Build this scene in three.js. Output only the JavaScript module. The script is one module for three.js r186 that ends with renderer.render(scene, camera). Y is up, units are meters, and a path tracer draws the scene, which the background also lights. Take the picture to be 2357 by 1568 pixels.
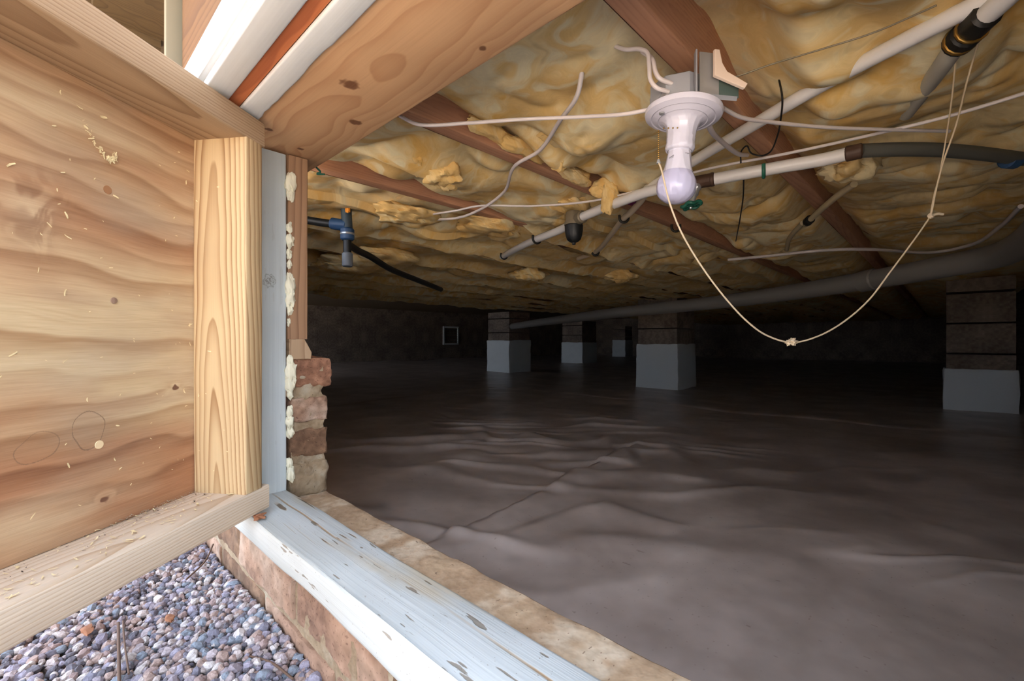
import * as THREE from 'three';
import { mergeGeometries, toCreasedNormals } from 'three/addons/utils/BufferGeometryUtils.js';

// ---------------------------------------------------------------- camera, sky, sun, exposure
const W = 2357, H = 1568;
const scene = new THREE.Scene();
const camera = new THREE.PerspectiveCamera(2 * Math.atan(784 / 1047.5) * 180 / Math.PI, W / H, 0.02, 100);
camera.position.set(0, 0.285, 0);
camera.lookAt(-0.6918, 0.285, -0.7221);
scene.add(camera);

const renderer = new THREE.WebGLRenderer({ antialias: true });
renderer.toneMapping = THREE.LinearToneMapping;
renderer.toneMappingExposure = 1.66;
renderer.shadowMap.enabled = true;

{ // open sky, thinly overcast
  const w = 64, h = 32, d = new Float32Array(w * h * 4);
  for (let j = 0; j < h; j++) for (let i = 0; i < w; i++) {
    const el = ((j + 0.5) / h - 0.5) * 2, t = Math.max(0, el);
    const k = (j * w + i) * 4, s = 1.0;
    d[k] = (0.93 - 0.2 * t) * s; d[k + 1] = (1.02 - 0.1 * t) * s; d[k + 2] = (1.2 + 0.06 * t) * s; d[k + 3] = 1;
  }
  const sky = new THREE.DataTexture(d, w, h, THREE.RGBAFormat, THREE.FloatType);
  sky.mapping = THREE.EquirectangularReflectionMapping; sky.magFilter = THREE.LinearFilter; sky.needsUpdate = true;
  scene.background = sky; scene.environment = sky;
  scene.backgroundIntensity = 3.4; scene.environmentIntensity = 3.4;
}
const sun = new THREE.DirectionalLight(0xfff0dc, 35);
sun.position.set(3, 7, -1.9); sun.target.position.set(0, 0, 0);
sun.castShadow = true; sun.shadow.mapSize.set(2048, 2048); sun.shadow.bias = -0.0005;
Object.assign(sun.shadow.camera, { left: -10, right: 10, top: 10, bottom: -10, near: 0.1, far: 30 });
scene.add(sun, sun.target);

// ---------------------------------------------------------------- noise and helpers
function rng(seed) { let a = seed >>> 0; return () => { a = (a + 0x6d2b79f5) | 0; let t = Math.imul(a ^ (a >>> 15), 1 | a); t = (t + Math.imul(t ^ (t >>> 7), 61 | t)) ^ t; return ((t ^ (t >>> 14)) >>> 0) / 4294967296; }; }
const PERM = new Uint8Array(512), VAL = new Float32Array(256);
{ const r = rng(77), p = [...Array(256).keys()]; for (let i = 255; i > 0; i--) { const j = Math.floor(r() * (i + 1)); [p[i], p[j]] = [p[j], p[i]]; } for (let i = 0; i < 512; i++) PERM[i] = p[i & 255]; for (let i = 0; i < 256; i++) VAL[i] = r() * 2 - 1; }
const sm = (t) => t * t * (3 - 2 * t);
function noise(x, y, z = 0) { // value noise, -1..1
  const X = Math.floor(x), Y = Math.floor(y), Z = Math.floor(z), u = sm(x - X), v = sm(y - Y), w = sm(z - Z);
  const a = PERM[X & 255], b = PERM[(X + 1) & 255], y0 = Y & 255, y1 = (Y + 1) & 255, z0 = Z & 255, z1 = (Z + 1) & 255;
  const aa = PERM[a + y0], ab = PERM[a + y1], ba = PERM[b + y0], bb = PERM[b + y1];
  const l = (p, q, t) => p + (q - p) * t;
  const f = (zz) => l(l(VAL[PERM[aa + zz]], VAL[PERM[ba + zz]], u), l(VAL[PERM[ab + zz]], VAL[PERM[bb + zz]], u), v);
  return w === 0 ? f(z0) : l(f(z0), f(z1), w);
}
function fbm(x, y, z = 0, o = 4) { let s = 0, a = 0.5; for (let i = 0; i < o; i++) { s += a * noise(x, y, z); x = x * 2.03 + 11.3; y = y * 2.03 + 5.7; z *= 2.03; a *= 0.5; } return s; }
const clamp = (x, a = 0, b = 1) => Math.min(b, Math.max(a, x));
const step = (a, b, x) => sm(clamp((x - a) / (b - a)));
const mix = (a, b, t) => a + (b - a) * t;
const mixc = (a, b, t) => [mix(a[0], b[0], t), mix(a[1], b[1], t), mix(a[2], b[2], t)];
const V = (a) => new THREE.Vector3(a[0], a[1], a[2]);

// a colour map and a relief map from fn(u, v) -> [r, g, b, height]
function makeTex(w, h, fn, repeat = true) {
  const c = new Uint8Array(w * h * 4), b = new Uint8Array(w * h * 4);
  for (let j = 0; j < h; j++) for (let i = 0; i < w; i++) {
    const p = fn((i + 0.5) / w, (j + 0.5) / h), k = (j * w + i) * 4;
    c[k] = clamp(p[0], 0, 255); c[k + 1] = clamp(p[1], 0, 255); c[k + 2] = clamp(p[2], 0, 255); c[k + 3] = 255;
    b[k] = b[k + 1] = b[k + 2] = clamp(p[3] * 255, 0, 255); b[k + 3] = 255;
  }
  const t = (d, srgb) => { const x = new THREE.DataTexture(d, w, h); x.magFilter = THREE.LinearFilter; x.minFilter = THREE.LinearMipmapLinearFilter; x.generateMipmaps = true; x.wrapS = x.wrapT = repeat ? THREE.MirroredRepeatWrapping : THREE.ClampToEdgeWrapping; if (srgb) x.colorSpace = THREE.SRGBColorSpace; x.needsUpdate = true; return x; };
  return { map: t(c, true), bumpMap: t(b, false) };
}
function mat(opt) { return new THREE.MeshStandardMaterial({ roughness: 0.8, metalness: 0, ...opt }); }
function textured(t, bumpScale, opt = {}) { return mat(bumpScale ? { map: t.map, bumpMap: t.bumpMap, bumpScale, ...opt } : { map: t.map, ...opt }); }

const used = new Map();
function numbered(name) { const k = used.get(name) || 0; used.set(name, k + 1); return k ? `${name}_${String(k).padStart(3, '0')}` : name; }
function tag(o, label, category, more = {}) { if (label) o.userData.label = label; if (category) o.userData.category = category; Object.assign(o.userData, more); return o; }
function group(name, label, category, more) { const g = new THREE.Group(); g.name = numbered(name); scene.add(g); return tag(g, label, category, more); }
function mesh(name, geo, material, parent = scene) { const m = new THREE.Mesh(geo, material); m.name = numbered(name); m.castShadow = m.receiveShadow = true; parent.add(m); return m; }
function thing(name, geo, material, label, category, more) { return tag(mesh(name, geo, material), label, category, more); }
function basis(geo, o, ax, ay, az) {
  const m = new THREE.Matrix4().makeBasis(V(ax), V(ay), V(az)); m.setPosition(V(o)); geo.applyMatrix4(m);
  if (m.determinant() < 0) for (const a of Object.values(geo.attributes)) { // mirrored: turn each triangle round
    if (geo.index) break;
    const k = a.itemSize, d = a.array; for (let t = 0; t < a.count; t += 3) for (let q = 0; q < k; q++) { const x = d[(t + 1) * k + q]; d[(t + 1) * k + q] = d[(t + 2) * k + q]; d[(t + 2) * k + q] = x; }
  }
  if (m.determinant() < 0 && geo.index) { const d = geo.index.array; for (let t = 0; t < d.length; t += 3) { const x = d[t + 1]; d[t + 1] = d[t + 2]; d[t + 2] = x; } }
  return geo;
}

// sawn timber along z: u runs round the section, v along the length (metres of texture = tl)
function lumber(w, t, len, { bevel = 0.003, seg = 24, warp = 0, seed = 0, tl = 1, v0 = 0, ragged = 0 } = {}) {
  const ring = [], per = 2 * (w + t), b = bevel;
  const corner = (cx, cy, a0, s0) => { for (let k = 0; k <= 3; k++) { const a = a0 + k / 3 * Math.PI / 2; ring.push([cx + b * Math.cos(a), cy + b * Math.sin(a), s0 + (k / 3 - 0.5) * 2 * b]); } };
  corner(-w / 2 + b, -t / 2 + b, -Math.PI, 0); ring.splice(0, 4);
  const c0 = [-w / 2 + b, -t / 2 + b];
  for (let k = 2; k <= 3; k++) { const a = -Math.PI + k / 3 * Math.PI / 2; ring.push([c0[0] + b * Math.cos(a), c0[1] + b * Math.sin(a), (k / 3 - 0.5) * 2 * b]); }
  corner(w / 2 - b, -t / 2 + b, -Math.PI / 2, w); corner(w / 2 - b, t / 2 - b, 0, w + t); corner(-w / 2 + b, t / 2 - b, Math.PI / 2, 2 * w + t);
  for (let k = 0; k <= 2; k++) { const a = -Math.PI + k / 3 * Math.PI / 2; ring.push([c0[0] + b * Math.cos(a), c0[1] + b * Math.sin(a), per + (k / 3 - 0.5) * 2 * b]); }
  const n = ring.length, pos = [], uv = [], idx = [];
  for (let j = 0; j <= seg; j++) {
    const z = len * j / seg;
    for (const [x, y, s] of ring) {
      const e = warp ? warp * fbm(z * 5 + seed, s * 22, seed, 3) : 0;
      pos.push(x + e + (ragged && x > 0 ? ragged * fbm(z * 40, y * 60, seed) : 0), y + (warp ? warp * fbm(z * 5 + 40 + seed, s * 22, seed, 3) : 0), z); uv.push(s / per, v0 + z / tl);
    }
  }
  for (let j = 0; j < seg; j++) for (let i = 0; i < n - 1; i++) { const a = j * n + i, c = a + n; idx.push(a, a + 1, c, a + 1, c + 1, c); }
  for (const [j, flip] of [[0, true], [seg, false]]) { // end caps
    const at = pos.length / 3, z = len * j / seg;
    pos.push(0, 0, z); uv.push(0.2, v0 + z / tl);
    for (let i = 0; i < n; i++) { const p = (j * n + i) * 3; pos.push(pos[p], pos[p + 1], pos[p + 2]); uv.push(0.2 + ring[i][0] / per * 0.9, v0 + z / tl + ring[i][1] * 0.25); }
    for (let i = 0; i < n - 1; i++) flip ? idx.push(at, at + 2 + i, at + 1 + i) : idx.push(at, at + 1 + i, at + 2 + i);
  }
  const g = new THREE.BufferGeometry();
  g.setAttribute('position', new THREE.Float32BufferAttribute(pos, 3)); g.setAttribute('uv', new THREE.Float32BufferAttribute(uv, 2)); g.setIndex(idx);
  return toCreasedNormals(g, 0.7);
}
// a box with rounded, uneven faces; uv in metres / ts
function roughBox(w, h, d, { cell = 0.006, r = 0.003, amp = 0.0015, freq = 90, seed = 0, ts = 0.3, crease = 0.9 } = {}) {
  const s = (x) => Math.max(1, Math.min(80, Math.round(x / cell)));
  const g = new THREE.BoxGeometry(w, h, d, s(w), s(h), s(d)), p = g.attributes.position, nn = g.attributes.normal, uv = g.attributes.uv;
  for (let i = 0; i < p.count; i++) {
    const q = [p.getX(i), p.getY(i), p.getZ(i)], half = [w / 2, h / 2, d / 2];
    const c = q.map((x, k) => clamp(x, -half[k] + r, half[k] - r)), e = q.map((x, k) => x - c[k]), l = Math.hypot(...e) || 1;
    const o = q.map((_, k) => c[k] + e[k] / l * Math.min(l, r));
    const a = Math.abs(nn.getX(i)), b = Math.abs(nn.getY(i));
    if (a > 0.5) uv.setXY(i, (q[2] + seed * 0.37) / ts, (q[1] + seed * 0.21) / ts); else if (b > 0.5) uv.setXY(i, (q[0] + seed * 0.37) / ts, (q[2] + seed * 0.21) / ts); else uv.setXY(i, (q[0] + seed * 0.37) / ts, (q[1] + seed * 0.21) / ts);
    p.setXYZ(i, o[0] + amp * fbm(q[0] * freq + seed * 7, q[1] * freq, q[2] * freq, 3) * 2, o[1] + amp * fbm(q[0] * freq, q[1] * freq + seed * 5 + 50, q[2] * freq, 3) * 2, o[2] + amp * fbm(q[0] * freq, q[1] * freq, q[2] * freq + seed * 3 + 90, 3) * 2);
  }
  return toCreasedNormals(g, crease);
}
function tube(pts, r, { seg = 0, sides = 10, tension = 0.5, straight = false } = {}) {
  const c = straight ? new THREE.CurvePath() : new THREE.CatmullRomCurve3(pts.map(V), false, 'centripetal', tension);
  if (straight) for (let i = 0; i + 1 < pts.length; i++) c.add(new THREE.LineCurve3(V(pts[i]), V(pts[i + 1])));
  const n = seg || Math.max(8, pts.length * 8), g = new THREE.TubeGeometry(c, n, r, sides, false);
  const ends = [];
  for (const [t, s] of [[0, -1], [1, 1]]) {
    const dir = c.getTangentAt(t).multiplyScalar(s), e = new THREE.CircleGeometry(r, sides);
    e.applyQuaternion(new THREE.Quaternion().setFromUnitVectors(new THREE.Vector3(0, 0, 1), dir)).translate(...c.getPointAt(t).toArray()); ends.push(e);
  }
  return mergeGeometries([g, ...ends]);
}
// a turned shape (radius, height pairs) about an axis from a to b
function turned(profile, a, b, sides = 28) {
  const g = new THREE.LatheGeometry(profile.map((p) => new THREE.Vector2(Math.max(p[0], 1e-5), p[1])), sides), d = V(b).sub(V(a)).normalize();
  g.applyQuaternion(new THREE.Quaternion().setFromUnitVectors(new THREE.Vector3(0, 1, 0), d)).translate(a[0], a[1], a[2]);
  return toCreasedNormals(g, 0.6);
}
function sleeve(a, b, r, sides = 14) { const l = V(a).distanceTo(V(b)), e = Math.min(r * 0.2, l * 0.2); return turned([[0, 0], [r - e, 0], [r, e], [r, l - e], [r - e, l], [0, l]], a, b, sides); }
function lump(c, s, { detail = 12, amp = 0.35, freq = 1.6, seed = 0, ts = 0.5, oct = 4, planar = 0 } = {}) {
  const g = new THREE.SphereGeometry(1, detail * 2, detail), p = g.attributes.position, uv = g.attributes.uv;
  for (let i = 0; i < p.count; i++) {
    const x = p.getX(i), y = p.getY(i), z = p.getZ(i), k = 1 + amp * fbm(x * freq + seed, y * freq + seed * 3, z * freq, oct) * 2;
    p.setXYZ(i, c[0] + x * s[0] * k, c[1] + y * s[1] * k, c[2] + z * s[2] * k); if (planar) uv.setXY(i, p.getX(i) / planar + seed * 0.13, (p.getY(i) - p.getZ(i)) / planar); else uv.setXY(i, p.getX(i) / ts + seed * 0.3, (p.getZ(i) + p.getY(i)) / ts);
  }
  return toCreasedNormals(g, 1.2);
}

// ---------------------------------------------------------------- what the surfaces are made of
// solid wood: growth rings round a wandering pith, sliced by the faces of the piece
function woodTex(w, h, { W: ww, T: tt, L, pith, freq, light, dark, seed = 0, wander = 0.004, drift = 0, knots = [], contrast = 1, tint = null, soft = 3 }) {
  const per = 2 * (ww + tt);
  return makeTex(w, h, (u, v) => {
    const s = u * per, z = v * L;
    let x, y;
    if (s < ww) { x = s - ww / 2; y = -tt / 2; } else if (s < ww + tt) { x = ww / 2; y = s - ww - tt / 2; } else if (s < 2 * ww + tt) { x = ww / 2 - (s - ww - tt); y = tt / 2; } else { x = -ww / 2; y = tt / 2 - (s - 2 * ww - tt); }
    const px = pith[0] + wander * fbm(z * 2.2 + seed, seed) * 2, py = pith[1] + wander * fbm(z * 2.2, seed + 30) * 2 + drift * (z - L / 2);
    let R = Math.hypot(x - px, y - py) + 0.0011 * fbm(x * 60 + seed, z * 7, y * 60, 3);
    let kn = 0, core = 0;
    for (const [ks, kz, kr] of knots) { const a = s - ks, b = (z - kz) * 0.55, d = Math.hypot(a, b); kn = Math.max(kn, Math.exp(-d * d / (kr * kr * 5))); core = Math.max(core, 1 - step(kr * 0.45, kr * 0.8, Math.hypot(a, b * 1.5) * (1 + 0.3 * noise(s * 300, z * 200)))); }
    R += kn * 0.007;
    const ph = R * freq + seed, f = ph - Math.floor(ph), wd = 0.75 + 0.25 * noise(Math.floor(ph) * 3.7, seed);
    const band = Math.pow(f, soft) * (1 - step(0.93, 1, f)) * wd * contrast;
    const fib = noise(s * 1700, z * 26, seed) * 0.5 + noise(s * 700, z * 9, seed + 4) * 0.5, big = fbm(s * 14 + seed, z * 5, 0, 3);
    let c = mixc(light, dark, clamp(band + 0.07 * fib + 0.2 * big));
    if (tint) c = mixc(c, tint, clamp(0.35 + big * 1.6) * 0.55);
    c = mixc(c, [dark[0] * 0.62, dark[1] * 0.55, dark[2] * 0.5], core * 0.85);
    return [c[0] + fib * 7, c[1] + fib * 7, c[2] + fib * 6, 0.6 - band * 0.25 + fib * 0.12 - core * 0.2];
  });
}
const PINE = [222, 184, 130], PINED = [176, 122, 66];
const T = {};
T.post = woodTex(512, 1024, { W: 0.089, T: 0.038, L: 0.8, pith: [0.006, 0.041], freq: 160, light: [200, 172, 128], dark: [132, 92, 54], seed: 3, wander: 0.006, drift: 0.035 });
T.rail = woodTex(512, 1024, { W: 0.089, T: 0.038, L: 0.8, pith: [0.02, -0.11], freq: 240, light: [172, 144, 112], dark: [124, 94, 66], seed: 8, wander: 0.005, drift: 0.02 });
T.header = woodTex(512, 1024, { W: 0.184, T: 0.038, L: 1.1, pith: [-0.015, 0.036], freq: 120, light: [208, 166, 124], dark: [174, 124, 84], seed: 15, wander: 0.012, drift: 0.012, contrast: 0.7, soft: 2.2, knots: [[0.116, 0.33, 0.012], [0.07, 0.43, 0.015], [0.1, 0.16, 0.006], [0.045, 0.2, 0.008], [0.13, 0.62, 0.006]] });
T.joist = woodTex(256, 1024, { W: 0.038, T: 0.235, L: 1.6, pith: [0.03, -0.06], freq: 170, light: [200, 150, 116], dark: [150, 102, 76], seed: 21, wander: 0.008, drift: 0.02, contrast: 0.75, tint: [172, 126, 100] });
T.rim = woodTex(512, 512, { W: 0.05, T: 0.038, L: 0.45, pith: [-0.05, -0.06], freq: 85, light: [158, 122, 90], dark: [112, 80, 56], seed: 31, wander: 0.016, drift: 0.03 });
T.old = woodTex(512, 512, { W: 0.14, T: 0.03, L: 1.0, pith: [0.03, 0.07], freq: 150, light: [96, 78, 50], dark: [62, 48, 30], seed: 41, wander: 0.02, drift: 0.05, contrast: 0.8 });
T.dusty = woodTex(512, 1024, { W: 0.089, T: 0.0395, L: 0.8, pith: [0.02, -0.11], freq: 240, light: [212, 194, 170], dark: [178, 150, 118], seed: 9, wander: 0.005, drift: 0.02 });
T.stripe = woodTex(128, 512, { W: 0.03, T: 0.02, L: 0.8, pith: [0.0, 0.06], freq: 110, light: [206, 122, 74], dark: [160, 84, 50], seed: 51, contrast: 0.7 });

// rotary-cut plywood face (0.5 m x 0.65 m)
const PKNOTS = [[0.171, 0.086, 0.005], [0.07, 0.215, 0.0055]];
T.ply = makeTex(1024, 1024, (u, v) => {
  const x = u * 0.5, y = v * 0.65;
  let f = y * 24 + 1.7 * fbm(x * 3.4, y * 6, 1, 3) + 0.45 * fbm(x * 8, y * 22, 2, 3) + x * 3.2 * (y - 0.33);
  let core = 0;
  for (const [kx, ky, kr] of PKNOTS) { const dx = (x - kx) * 0.5, dy = y - ky, d = Math.hypot(dx, dy); f += 0.8 * Math.exp(-d * d / (kr * kr * 3)) * Math.sign(dy || 1); core = Math.max(core, 1 - step(kr * 0.4, kr * 0.8, Math.hypot(dx * 1.4, dy) * (1 + 0.5 * noise(x * 200, y * 200)))); }
  const ph = f * 1.15, a = ph - Math.floor(ph), wgt = 0.45 + 0.55 * noise(Math.floor(ph) * 2.7, 3.3), band = Math.pow(a, 1.6) * (1 - step(0.82, 1, a)) * Math.max(0, wgt), fine = Math.pow(Math.abs(noise(x * 5, f * 7 + y * 150)), 2);
  // reddish heartwood in the upper and lower sheet, pale sapwood across the middle, as the veneer came off the log
  const heart = clamp(0.5 + 1.0 * fbm(x * 3.2, f * 0.6 + 7, 3, 3) + (step(0.36, 0.43, y + 0.02 * fbm(x * 6, y * 8)) + 1 - step(0.1, 0.19, y + 0.03 * fbm(x * 6, y * 8, 5) - x * 0.15)) * 0.8 - 0.55);
  const fib = noise(x * 60, y * 1500) * 0.6 + noise(x * 24, y * 500, 3) * 0.4;
  let c = mixc([202, 178, 138], [166, 118, 82], heart);
  c = mixc(c, mixc([150, 112, 74], [118, 76, 48], heart), clamp(band * 1.15 + fine * 0.2));
  const grey = clamp(fbm(x * 6, y * 18, 9, 3) * 2.2 - 0.3);
  c = mixc(c, [158, 136, 112], grey * 0.55);
  const pale = clamp(fbm(x * 5 + 4, y * 20, 19, 3) * 2.4 - 0.45); c = mixc(c, [196, 176, 144], pale * 0.5);
  const sw = Math.exp(-(((x - 0.252) / 0.03) ** 2 + ((y - 0.425) / 0.035) ** 2)); c = mixc(c, mixc([132, 104, 80], [206, 186, 150], step(-0.3, 0.4, fbm(x * 60 + 3 * noise(x * 40, y * 40), y * 60, 4, 3))), sw * 0.6);
  c = mixc(c, [96, 62, 44], core * 0.85);
  // scribbled pencil loops
  const pen = Math.abs(Math.hypot((x - 0.19) * 1.1, (y - 0.178) * 0.8) - 0.018 - 0.004 * noise(x * 60, y * 60)); if (pen < 0.0005) c = mixc(c, [96, 74, 56], 0.5);
  const pen2 = Math.abs(Math.hypot((x - 0.245) * 0.7, (y - 0.165)) - 0.016 - 0.006 * noise(x * 50, y * 50)); if (pen2 < 0.0004 && y > 0.15) c = mixc(c, [96, 74, 56], 0.4);
  return [c[0] + fib * 7, c[1] + fib * 7, c[2] + fib * 7, 0.5 + fib * 0.14 - band * 0.2 - core * 0.3];
});

// old white paint over timber: brush lines, splits and chips down to the wood
function paintTex(w, h, L, P, { wear = 1, base = [192, 196, 193], seed = 0, wornFrom = 0.2, wornTo = 0.5, knot = null } = {}) {
  return makeTex(w, h, (u, v) => {
    const s = u * P, z = v * L;
    const brush = noise(s * 900, z * 10, seed) * 0.5 + noise(s * 300, z * 4, seed) * 0.5, patch = fbm(s * 22 + seed, z * 6, seed, 4);
    
    const inTop = step(wornFrom - 0.02, wornFrom, u) * (1 - step(wornTo, wornTo + 0.02, u));
    let c = mixc(base, [base[0] - 16, base[1] - 16, base[2] - 18], clamp(0.4 + patch));
    c = mixc(c, [178, 156, 122], clamp(patch * 2.2 + 0.35 * fbm(s * 60, z * 3, seed + 5, 3) - 0.15) * inTop * 0.75 * wear);
    const cl = step(0.05, 0.3, fbm(s * 14, z * 4.5, seed + 9, 3)) * wear;
    const split = step(0.55, 0.72, noise(s * 260 + 6 * fbm(z * 2, s * 9, seed), z * 9, seed + 2) + 0.2 * patch) * cl * (0.35 + inTop);
    const line = (1 - step(0.0006, 0.0022, Math.abs(s - (wornFrom * P + 0.016 + 0.003 * fbm(z * 4, seed) * 2)))) * inTop * step(-0.35, 0.0, fbm(z * 5, 3, seed)) * wear;
    const chip = 0.7 * step(0.49, 0.53, fbm(s * 150, z * 22, seed + 17, 3)) * wear;
    c = mixc(c, [158, 122, 84], clamp(line * 0.75 + split * 0.5));
    c = mixc(c, [96, 80, 62], clamp(step(0.6, 0.95, split) * 0.75 + chip * 0.8));
    if (knot) { const d = Math.hypot(s - knot[0], z - knot[1]) / knot[2] + 0.25 * noise(s * 300, z * 300); c = mixc(c, noise(s * 500, z * 500, 3) > 0.1 ? [112, 108, 98] : [176, 182, 178], 0.6 * (1 - step(0.55, 0.9, d))); if (Math.abs(d - 1) < 0.1) c = mixc(c, [130, 132, 126], 0.5); }
    const speck = noise(s * 900, z * 900, seed) > 0.94 && noise(s * 90, z * 60, seed) > 0.1 ? 0.7 : 0;
    c = mixc(c, [92, 76, 58], speck * wear);
    return [c[0] + brush * 5, c[1] + brush * 5, c[2] + brush * 5, 0.6 + brush * 0.12 - split * 0.35 - chip * 0.4 - line * 0.3];
  });
}
T.sill = paintTex(512, 1536, 1.1, 0.27, { wear: 1, seed: 4, wornFrom: 0.17, wornTo: 0.5 });
T.trim = paintTex(128, 512, 0.7, 0.1, { wear: 0.0, base: [232, 236, 236], seed: 22, wornFrom: 0, wornTo: 0 });
T.jamb = paintTex(256, 1024, 0.7, 0.258, { wear: 0.12, base: [198, 206, 206], seed: 12, wornFrom: 0, wornTo: 0, knot: [0.06, 0.394, 0.011] });

T.brick = makeTex(512, 512, (u, v) => {
  const x = u * 8, y = v * 8, a = fbm(x, y, 1, 5), b = fbm(x * 5, y * 5, 7, 3), d = fbm(x * 0.8 + 3, y * 0.8, 12, 3);
  let c = mixc([148, 116, 92], [120, 90, 70], clamp(0.5 + a * 1.2));
  c = mixc(c, [168, 146, 126], clamp(d * 3 - 0.45) * 0.8);
  c = mixc(c, [120, 96, 76], clamp(-d * 3 - 0.5) * 0.6);
  const pit = noise(x * 24, y * 24) > 0.75 ? 1 : 0;
  return [c[0] + b * 34 - pit * 30, c[1] + b * 30 - pit * 28, c[2] + b * 28 - pit * 24, 0.5 + b * 0.4 - pit * 0.3];
});
T.mortar = makeTex(512, 512, (u, v) => {
  const x = u * 8, y = v * 8, a = fbm(x, y, 5, 4), b = fbm(x * 7, y * 7, 9, 3), d = fbm(x * 1.3, y * 1.3, 2, 3);
  let c = mixc([180, 154, 122], [156, 128, 98], clamp(0.5 + a)); c = mixc(c, [200, 184, 160], clamp(d * 3 - 0.4) * 0.7);
  const spot = noise(x * 14, y * 14, 4) > 0.93 ? 0.7 : 0; c = mixc(c, [84, 62, 46], spot);
  return [c[0] + b * 20, c[1] + b * 20, c[2] + b * 20, 0.5 + b * 0.35];
});
T.insul = makeTex(1024, 1024, (u, v) => {
  const x = u * 8, y = v * 8, wx = x + fbm(x * 1.3, y * 1.3, 3, 3) * 2.4, wy = y + fbm(x * 1.3, y * 1.3, 8, 3) * 2.4;
  const a = fbm(wx * 0.8, wy * 0.8, 1, 4), b = fbm(wx * 1.1 + 20, wy * 1.1, 4, 4), f = noise(wx * 14, wy * 22) * 0.5 + noise(wx * 30, wy * 8) * 0.5;
  let c = mixc([234, 212, 160], [222, 188, 124], clamp(0.45 + a * 1.8));
  c = mixc(c, [232, 220, 182], clamp(b * 3.2 - 0.3) * 0.9);
  c = mixc(c, [220, 172, 88], clamp(-b * 3.2 - 0.7) * 0.7);
  c = mixc(c, [184, 160, 114], clamp(-a * 2.6 - 0.5) * 0.5);
  return [c[0] + f * 6, c[1] + f * 6, c[2] + f * 5, 0.5 + f * 0.1 + fbm(x * 10, y * 10, 2, 4) * 0.6];
});
T.block = makeTex(256, 256, (u, v) => { const b = fbm(u * 40, v * 40, 3, 4), a = fbm(u * 5, v * 5, 1, 3); const c = mixc([136, 122, 108], [106, 94, 84], clamp(0.5 + a)); return [c[0] + b * 26, c[1] + b * 26, c[2] + b * 26, 0.5 + b * 0.4]; });
T.soil = makeTex(512, 512, (u, v) => { const b = fbm(u * 90, v * 90, 3, 4), a = fbm(u * 9, v * 9, 1, 4); const c = mixc([206, 196, 184], [168, 156, 144], clamp(0.5 + a * 1.4)); return [c[0] + b * 70, c[1] + b * 68, c[2] + b * 70, 0.5 + b * 0.4]; });
T.stone = makeTex(256, 256, (u, v) => { const b = fbm(u * 24, v * 24, 3, 4), a = fbm(u * 5, v * 5, 1, 3), k = 222 + a * 40 + b * 46; return [k + 4, k, k - 2, 0.5 + b * 0.4]; });
T.plastic = makeTex(512, 512, (u, v) => { const a = fbm(u * 6, v * 6, 2, 4), b = fbm(u * 30, v * 30, 6, 3), d = noise(u * 150, v * 150, 1) > 0.93 ? 1 : 0; let c = mixc([190, 177, 168], [160, 147, 138], clamp(0.5 + a * 1.3)); c = mixc(c, [112, 94, 80], d * 0.4); return [c[0] + b * 10, c[1] + b * 10, c[2] + b * 10, 0.5 + b * 0.3]; });

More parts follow.
